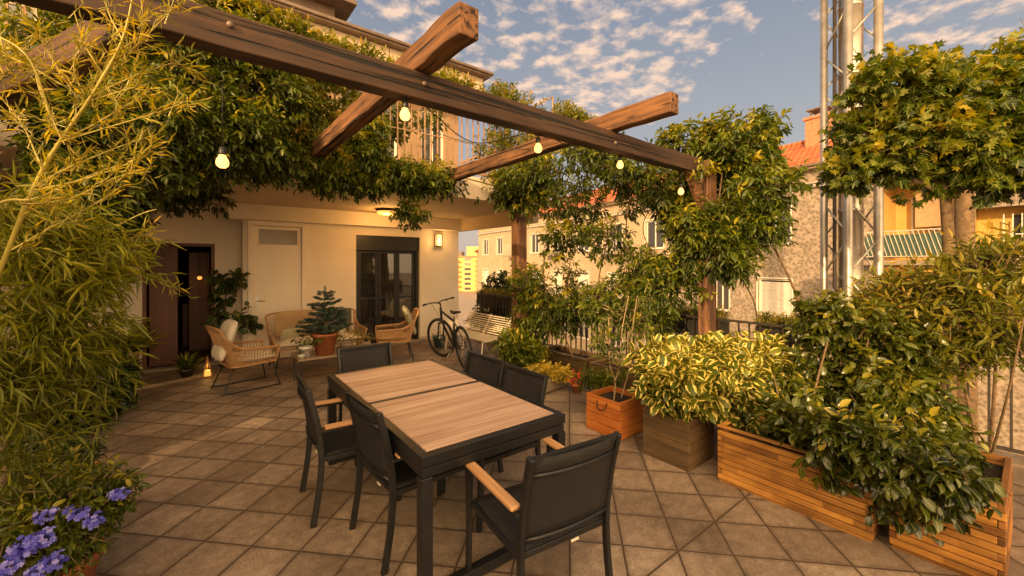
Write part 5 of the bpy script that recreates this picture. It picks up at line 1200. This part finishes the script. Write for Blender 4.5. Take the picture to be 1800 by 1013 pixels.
# ================================================================== LEFT SIDE: BAMBOO, DARK SHRUBS, PLUMBAGO
bb_ = empty('bamboo', (-.95, 1.1, 0), 0, 'bright yellow-green bamboo clump leaning in at the left edge', 'bamboo')
B0 = np.array(bb_.location)
culms = [[(-60, 620, 1.55), (-10, 500, 1.5), (60, 330, 1.45), (105, 250, 1.42), (160, 170, 1.40), (215, 70, 1.38), (238, -30, 1.37)],
         [(-90, 420, 1.4), (0, 357, 1.42), (60, 350, 1.44), (130, 320, 1.5), (210, 290, 1.55)],
         [(-40, 700, 1.9), (60, 600, 2.0), (150, 500, 2.1), (250, 420, 2.2)],
         [(-80, 520, 1.7), (40, 470, 1.8), (140, 430, 2.0), (240, 380, 2.15), (275, 368, 2.2)],
         [(-60, 60, 1.3), (-10, 62, 1.3), (55, 110, 1.32), (100, 240, 1.4)]]
for i, c in enumerate(culms):
    cc = catmull([W(*p)-Vector(bb_.location) for p in c], 8); mb = MB(); rad = taper(len(cc), (.0095, .006, .006, .006, .003)[i], .0025)
    rad = [r__*(1.35 if k % 7 == 0 else 1) for k, r__ in enumerate(rad)]; mb.tube(cc, rad, 8); mb.build('culm', M['stem_green'], bb_)
rb = np.random.default_rng(41)
# explicit side branches off the main culm and neighbours
brs = []
main = [W(*p) for p in culms[0]]; cm = catmull(main, 8)
side = [((105, 250), (190, 205), (262, 160)), ((105, 250), (170, 230), (270, 200), (330, 178)), ((135, 190), (200, 150), (300, 112), (325, 120)), ((150, 180), (215, 160), (260, 148)), ((108, 245), (70, 160), (58, 100)), ((140, 180), (95, 110), (62, 48)), ((165, 145), (190, 110), (200, 60)),
        ((190, 110), (235, 85), (290, 30), (320, 5)), ((215, 70), (190, 20), (185, -20)), ((205, 90), (250, 60), (250, 10)), ((60, 330), (110, 300), (200, 262), (262, 240)), ((60, 335), (130, 320), (220, 290), (268, 255)), ((75, 300), (40, 220), (0, 170)), ((40, 360), (120, 350), (210, 310), (265, 302)), ((20, 440), (90, 400), (165, 360), (210, 330)),
        ((60, 470), (140, 440), (220, 420), (275, 410)), ((40, 560), (130, 510), (230, 480), (318, 512)), ((-20, 90), (40, 110), (110, 150)), ((-30, 140), (20, 120), (60, 60)), ((55, 110), (80, 180), (108, 245)), ((0, 62), (20, 130), (60, 110)), ((150, 170), (130, 120), (150, 60)), ((180, 130), (150, 80), (130, 20))]
tw_P, tw_A = [], []
for k, s_ in enumerate(side):
    d = 1.42 if k < 15 or k > 16 else (2.1, 2.15)[k-15]
    pts = [W(p[0], p[1], d+.03*j*((-1)**k)) for j, p in enumerate(s_)]
    cc = catmull(pts, 7); mb = MB(); mb.tube([p-Vector(bb_.location) for p in cc], taper(len(cc), .0032, .0012), 5); mb.build('side_branch', M['stem_green'], bb_)
    for j in range(1, len(cc)):
        dd = (cc[j]-cc[j-1]).normalized()
        for _ in range(2):
            q = cc[j-1].lerp(cc[j], rb.random()); tw_P.append(q); v_ = Vector(rb.normal(size=3))*.55+dd; tw_A.append(v_)
tw_P = np.array([list(p) for p in tw_P]); tw_A = np.array([list(p) for p in tw_A])
tw_A[:, 2] += .15
_k = rb.random(len(tw_P)) < .62; tw_P = tw_P[_k]; tw_A = tw_A[_k]
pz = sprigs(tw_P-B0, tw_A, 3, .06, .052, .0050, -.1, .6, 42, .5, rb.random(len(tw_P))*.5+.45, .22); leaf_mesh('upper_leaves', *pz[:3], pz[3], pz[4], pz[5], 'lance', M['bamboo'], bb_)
twig_mesh('twigs', tw_P-B0, tw_A, .07, .0016, M['stem_green'], bb_)
blobs = [(55, 420, 1.75, 125, 70, .3), (115, 490, 1.9, 115, 62, .3), (50, 560, 1.8, 110, 75, .3), (165, 460, 2.1, 70, 45, .25), (30, 660, 1.8, 110, 80, .3), (90, 740, 1.9, 95, 60, .25), (20, 370, 1.7, 70, 40, .3, .6), (30, 790, 1.8, 60, 50, .2), (240, 512, 2.2, 36, 9, .08, .25), (130, 610, 2.0, 60, 50, .2, .6)]
P_, o_, rd = blob_points(blobs, 1050, .75, 2.6, 43)
ax = o_*.35+CR*.55+np.array([0, 0, .05])+rb.normal(size=P_.shape)*.45
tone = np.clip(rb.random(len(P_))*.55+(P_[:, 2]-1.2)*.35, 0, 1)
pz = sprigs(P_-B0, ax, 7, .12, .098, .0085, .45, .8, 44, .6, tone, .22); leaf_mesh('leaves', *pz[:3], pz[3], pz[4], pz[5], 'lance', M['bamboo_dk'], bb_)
twig_mesh('twigs', P_-B0, ax, .10, .0016, M['stem_green'], bb_)
tp_ = empty('potted_bamboo', (0, 0, 0), 0)
COL.objects.unlink(tp_); bpy.data.objects.remove(tp_)
pl_ = empty('timber_pole', W(-6, 462, 1.95).to_tuple()[:2]+(0,), 0, 'pale upright pole at the extreme left edge', 'pole')
mb = MB(); mb.tube([(0, 0, 0), (0, 0, 1.35)], .035, 12); mb.build('shaft', M['stem_pale'], pl_)
plant('dark_shrub', 'dark leafy shrub on the floor below the bamboo by the doorway', 'shrub',
      [(165, 690, 4.6, 52, 48, .3), (190, 660, 4.8, 34, 44, .25), (130, 720, 4.2, 50, 50, .3), (120, 640, 4.6, 60, 50, .3), (60, 700, 3.8, 70, 80, .4)],
      1300, 7, .10, .085, .045, M['deep'], 'oval', .4, .45, 0, 45, stems=[(S((150, 760, 4.5), (160, 700, 4.6)), .02, .01)], bark=M['bark'], base=tuple(G(165, 748)), twigs=2)
lg = empty('clay_cylinder', G(223, 682).to_tuple(), 0, 'upright weathered clay cylinder pot at the corner of the house wall', 'pot')
mb = MB(); mb.lathe([(0, 0), (.13, 0), (.135, .03), (.125, .05), (.125, .42), (.14, .44), (.14, .49), (.12, .49), (.115, .45), (0, .45)], n=24); mb.build('pot_body', M['rattan'], lg)
palmy('potted_bamboo', 'thin-leaved plant standing in the weathered clay cylinder', lg.location.to_tuple()[:2]+(.44,), M['soil'], .10, .05, 90, .5, M['bamboo_dk'], 9, .022)
mo = plant('climbing_houseplant', 'tall dark broad-leaved plant climbing beside the left doorway', 'houseplant',
      [(402, 492, 6.75, 26, 14, .2), (425, 490, 6.75, 16, 10, .15), (392, 520, 6.75, 16, 30, .15), (395, 560, 6.75, 22, 20, .2), (425, 560, 6.7, 24, 18, .2), (440, 575, 6.7, 14, 8, .1)],
      110, 4, .07, .11, .085, M['deep'], 'oval', .5, .5, 0, 46, stems=[(S((402, 640, 6.75), (396, 570, 6.75), (398, 490, 6.75)), .018, .01)], bark=M['bark'], base=tuple(W(402, 640, 6.75)), twigs=2)
mo_p = empty('plant_pot', G(402, 643).to_tuple(), 0, 'dark pot of the climbing houseplant behind the rattan armchair', 'pot'); pot('pot_body', M['dark_plastic'], .12, .15, .26, mo_p)
# plumbago in terracotta
pp = empty('flower_pot', G(95, 1075).to_tuple(), 0, 'orange terracotta pot of blue flowers at the bottom left corner', 'pot'); pot('pot_body', M['terracotta'], .12, .165, .26, pp)
pl = plant('blue_flowering_shrub', 'plumbago shrub with clusters of violet-blue flowers at the bottom left', 'flowering shrub',
      [(80, 900, 1.95, 80, 60, .22), (150, 870, 2.1, 60, 40, .18), (30, 960, 1.85, 60, 50, .2), (110, 960, 1.9, 55, 45, .16), (60, 850, 2.2, 60, 40, .2), (180, 900, 2.1, 28, 35, .10)],
      950, 7, .06, .042, .017, M['vine'], 'oval', .15, .45, 0, 47, stems=[(S((95, 1000, 1.95), (140, 920, 2.0), (190, 880, 2.0), (205, 868, 2.0)), .005, .002)], bark=M['stem_pale'], base=tuple(G(95, 1075, .24)), twigs=1, axz=.3)
LO = np.array(pl.location)
for (fx, fy, fd, fr_) in [(45, 958, 1.72, 34), (80, 905, 1.8, 22), (75, 945, 1.75, 26), (210, 870, 1.95, 17), (140, 905, 1.85, 20), (165, 915, 1.85, 21), (95, 985, 1.7, 26), (12, 1000, 1.65, 26), (60, 1010, 1.65, 24), (120, 900, 1.86, 13), (200, 868, 1.95, 11), (30, 975, 1.7, 22)]:
    fr_ *= .72; n = int(fr_*2.6); r = np.random.default_rng(fx+fy); u = norm(r.normal(size=(n, 3))); c = np.array(list(W(fx, fy, fd)))-LO; rr_ = fr_*fd/FPX
    fpos = c+u*rr_*(.35+.65*r.random((n, 1)))*np.array([1, 1, .75])
    Pn = []; Dn = []; Nn = []
    up_ = norm(u+np.array([0, 0, .8])-CF*.6)
    for i in range(n):
        z_ = Vector(up_[i]); x_ = z_.cross(Vector((.3, .9, .1))).normalized(); y_ = z_.cross(x_)
        for k in range(5):
            a_ = k*1.2566+i; d_ = x_*math.cos(a_)+y_*math.sin(a_)+z_*.25; Pn.append(fpos[i]); Dn.append(list(d_)); Nn.append(list(z_))
    Pn, Dn, Nn = map(np.array, (Pn, Dn, Nn)); q = len(Pn)
    leaf_mesh('flower_cluster', Pn, Dn, Nn, np.full(q, .0125), np.full(q, .009), np.repeat(r.random(n), 5), 'petal', M['petal_blue'], pl)
# saucer / bowl on the floor under the bamboo
sc_ = empty('terracotta_bowl', G(118, 850).to_tuple(), 0, 'wide shallow terracotta bowl on the floor under the bamboo', 'pot'); pot('bowl', M['terracotta_dark'], .13, .17, .10, sc_)
plant('ground_shrub', 'low dark greenery between the terracotta bowl and the bamboo', 'plant', [(70, 820, 2.7, 60, 45, .2), (20, 860, 2.4, 50, 60, .2), (120, 800, 3.0, 36, 26, .15)], 420, 6, .08, .055, .02, M['deep'], 'oval', .3, .5, 0, 48, base=tuple(G(80, 900)), axz=.4)
# ================================================================== LIGHT, SKY, CAMERA
SUN_HEAD = R(24)          # light travels from -X towards +X, swung this much to +Y
SUN_EL = R(17)
Ldir = Vector((math.cos(SUN_HEAD)*math.cos(SUN_EL), math.sin(SUN_HEAD)*math.cos(SUN_EL), -math.sin(SUN_EL)))
sl = bpy.data.lights.new('sun', 'SUN'); sl.energy = 5.0; sl.angle = R(.6); sl.color = (1, .64, .30)
so = bpy.data.objects.new('sun', sl); COL.objects.link(so); so.rotation_euler = Ldir.to_track_quat('-Z', 'Y').to_euler()
w = bpy.data.worlds.new('World'); SC.world = w; w.use_nodes = True; t = w.node_tree; t.nodes.clear()
out = t.nodes.new('ShaderNodeOutputWorld'); bg = t.nodes.new('ShaderNodeBackground'); t.links.new(bg.outputs[0], out.inputs[0])
sky = t.nodes.new('ShaderNodeTexSky'); sky.sky_type = 'NISHITA'; sky.sun_disc = False; sky.sun_elevation = SUN_EL
sky.sun_rotation = math.atan2(-Ldir.x, -Ldir.y) % (2*math.pi); sky.air_density = 1.3; sky.dust_density = 2.2; sky.ozone_density = 1.5
tc = t.nodes.new('ShaderNodeTexCoord'); D = tc.outputs['Generated']
sep = t.nodes.new('ShaderNodeSeparateXYZ'); t.links.new(D, sep.inputs[0])
def dot(v):
    n = t.nodes.new('ShaderNodeVectorMath'); n.operation = 'DOT_PRODUCT'; t.links.new(D, n.inputs[0]); n.inputs[1].default_value = tuple(v); return n.outputs['Value']
# high haze gradient: grey-blue overhead, peach at the horizon (values are physical sky radiance, scaled below)
hz = ramp(t, sep.outputs[2], [(0, (7.8, 5.8, 4.6)), (.09, (6.6, 5.4, 4.8)), (.26, (4.8, 4.6, 4.7)), (.55, (2.8, 3.2, 4.1)), (1.0, (1.5, 1.9, 3.0))])
base = mixc(t, .78, sky.outputs[0], hz.outputs[0])
# warm glow added to the sky behind the viewer, to light the shaded terrace
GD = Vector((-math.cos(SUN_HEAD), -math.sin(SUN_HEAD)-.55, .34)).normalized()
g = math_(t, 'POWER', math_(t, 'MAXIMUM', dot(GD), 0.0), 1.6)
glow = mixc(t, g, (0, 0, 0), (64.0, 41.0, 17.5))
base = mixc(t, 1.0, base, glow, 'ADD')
# altocumulus: direction projected on a cloud deck
den = math_(t, 'ADD', math_(t, 'MAXIMUM', sep.outputs[2], 0), .10)
cx = math_(t, 'DIVIDE', sep.outputs[0], den); cy = math_(t, 'DIVIDE', sep.outputs[1], den)
cmb = t.nodes.new('ShaderNodeCombineXYZ'); t.links.new(cx, cmb.inputs[0]); t.links.new(cy, cmb.inputs[1])
n1 = noise(t, cmb.outputs[0], 9.5, 8, .56)
n2 = noise(t, cmb.outputs[0], 1.3, 3, .5)
def lobe(px, py, rad_px):
    v = (W(px, py, 1)-Vector((0, 0, EYE))).normalized(); ca_ = math.cos(rad_px/FPX*.75)
    mr = t.nodes.new('ShaderNodeMapRange'); mr.interpolation_type = 'SMOOTHSTEP'; mr.inputs['From Min'].default_value = ca_; mr.inputs['From Max'].default_value = 1.0
    t.links.new(dot(v), mr.inputs['Value']); return mr.outputs[0]
m_ = None
for lb_ in ((980, 60, 250), (1110, 90, 230), (1260, 10, 130), (840, 60, 230), (1000, 150, 180), (1150, 140, 130), (720, 10, 200), (1720, 20, 180), (1660, -60, 220), (880, -160, 400), (1790, 60, 110), (400, -300, 500)):
    l = lobe(*lb_); m_ = l if m_ is None else math_(t, 'MAXIMUM', m_, l)
dens = math_(t, 'ADD', math_(t, 'MULTIPLY', n1, 1.0), math_(t, 'ADD', math_(t, 'MULTIPLY', m_, .30), math_(t, 'MULTIPLY', math_(t, 'SUBTRACT', n2, .5), .25)))
cr_ = ramp(t, dens, [(.735, (0, 0, 0)), (.90, (1, 1, 1))])
# shading of the puffs: offset copy of the noise towards the sun
off = t.nodes.new('ShaderNodeVectorMath'); off.operation = 'ADD'; off.inputs[1].default_value = (-.04, -.02, 0); t.links.new(cmb.outputs[0], off.inputs[0])
n3 = noise(t, off.outputs[0], 9.5, 8, .56)
lit = math_(t, 'ADD', math_(t, 'MULTIPLY', math_(t, 'SUBTRACT', n1, n3), 4.0), .55, True)
ccol = mixc(t, lit, (6.6, 5.3, 4.8), (10.6, 7.5, 5.5))
fadeh = ramp(t, sep.outputs[2], [(.10, (0, 0, 0)), (.22, (1, 1, 1))])
fac = math_(t, 'MULTIPLY', math_(t, 'MULTIPLY', cr_.outputs[0], fadeh.outputs[0]), .88)
col = mixc(t, fac, base, ccol)
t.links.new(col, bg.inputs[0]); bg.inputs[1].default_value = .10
cam = bpy.data.cameras.new('camera'); co = bpy.data.objects.new('camera', cam); COL.objects.link(co); SC.camera = co
cam.sensor_width = 36; cam.lens = 36*FPX/1800; cam.shift_y = -44.5/1800; cam.clip_end = 1500; cam.clip_start = .05
co.location = (0, 0, EYE); co.rotation_euler = (R(90), 0, -YAW)
SC.view_settings.view_transform = 'Standard'; SC.view_settings.look = 'None'; SC.view_settings.exposure = 0; SC.view_settings.gamma = 1
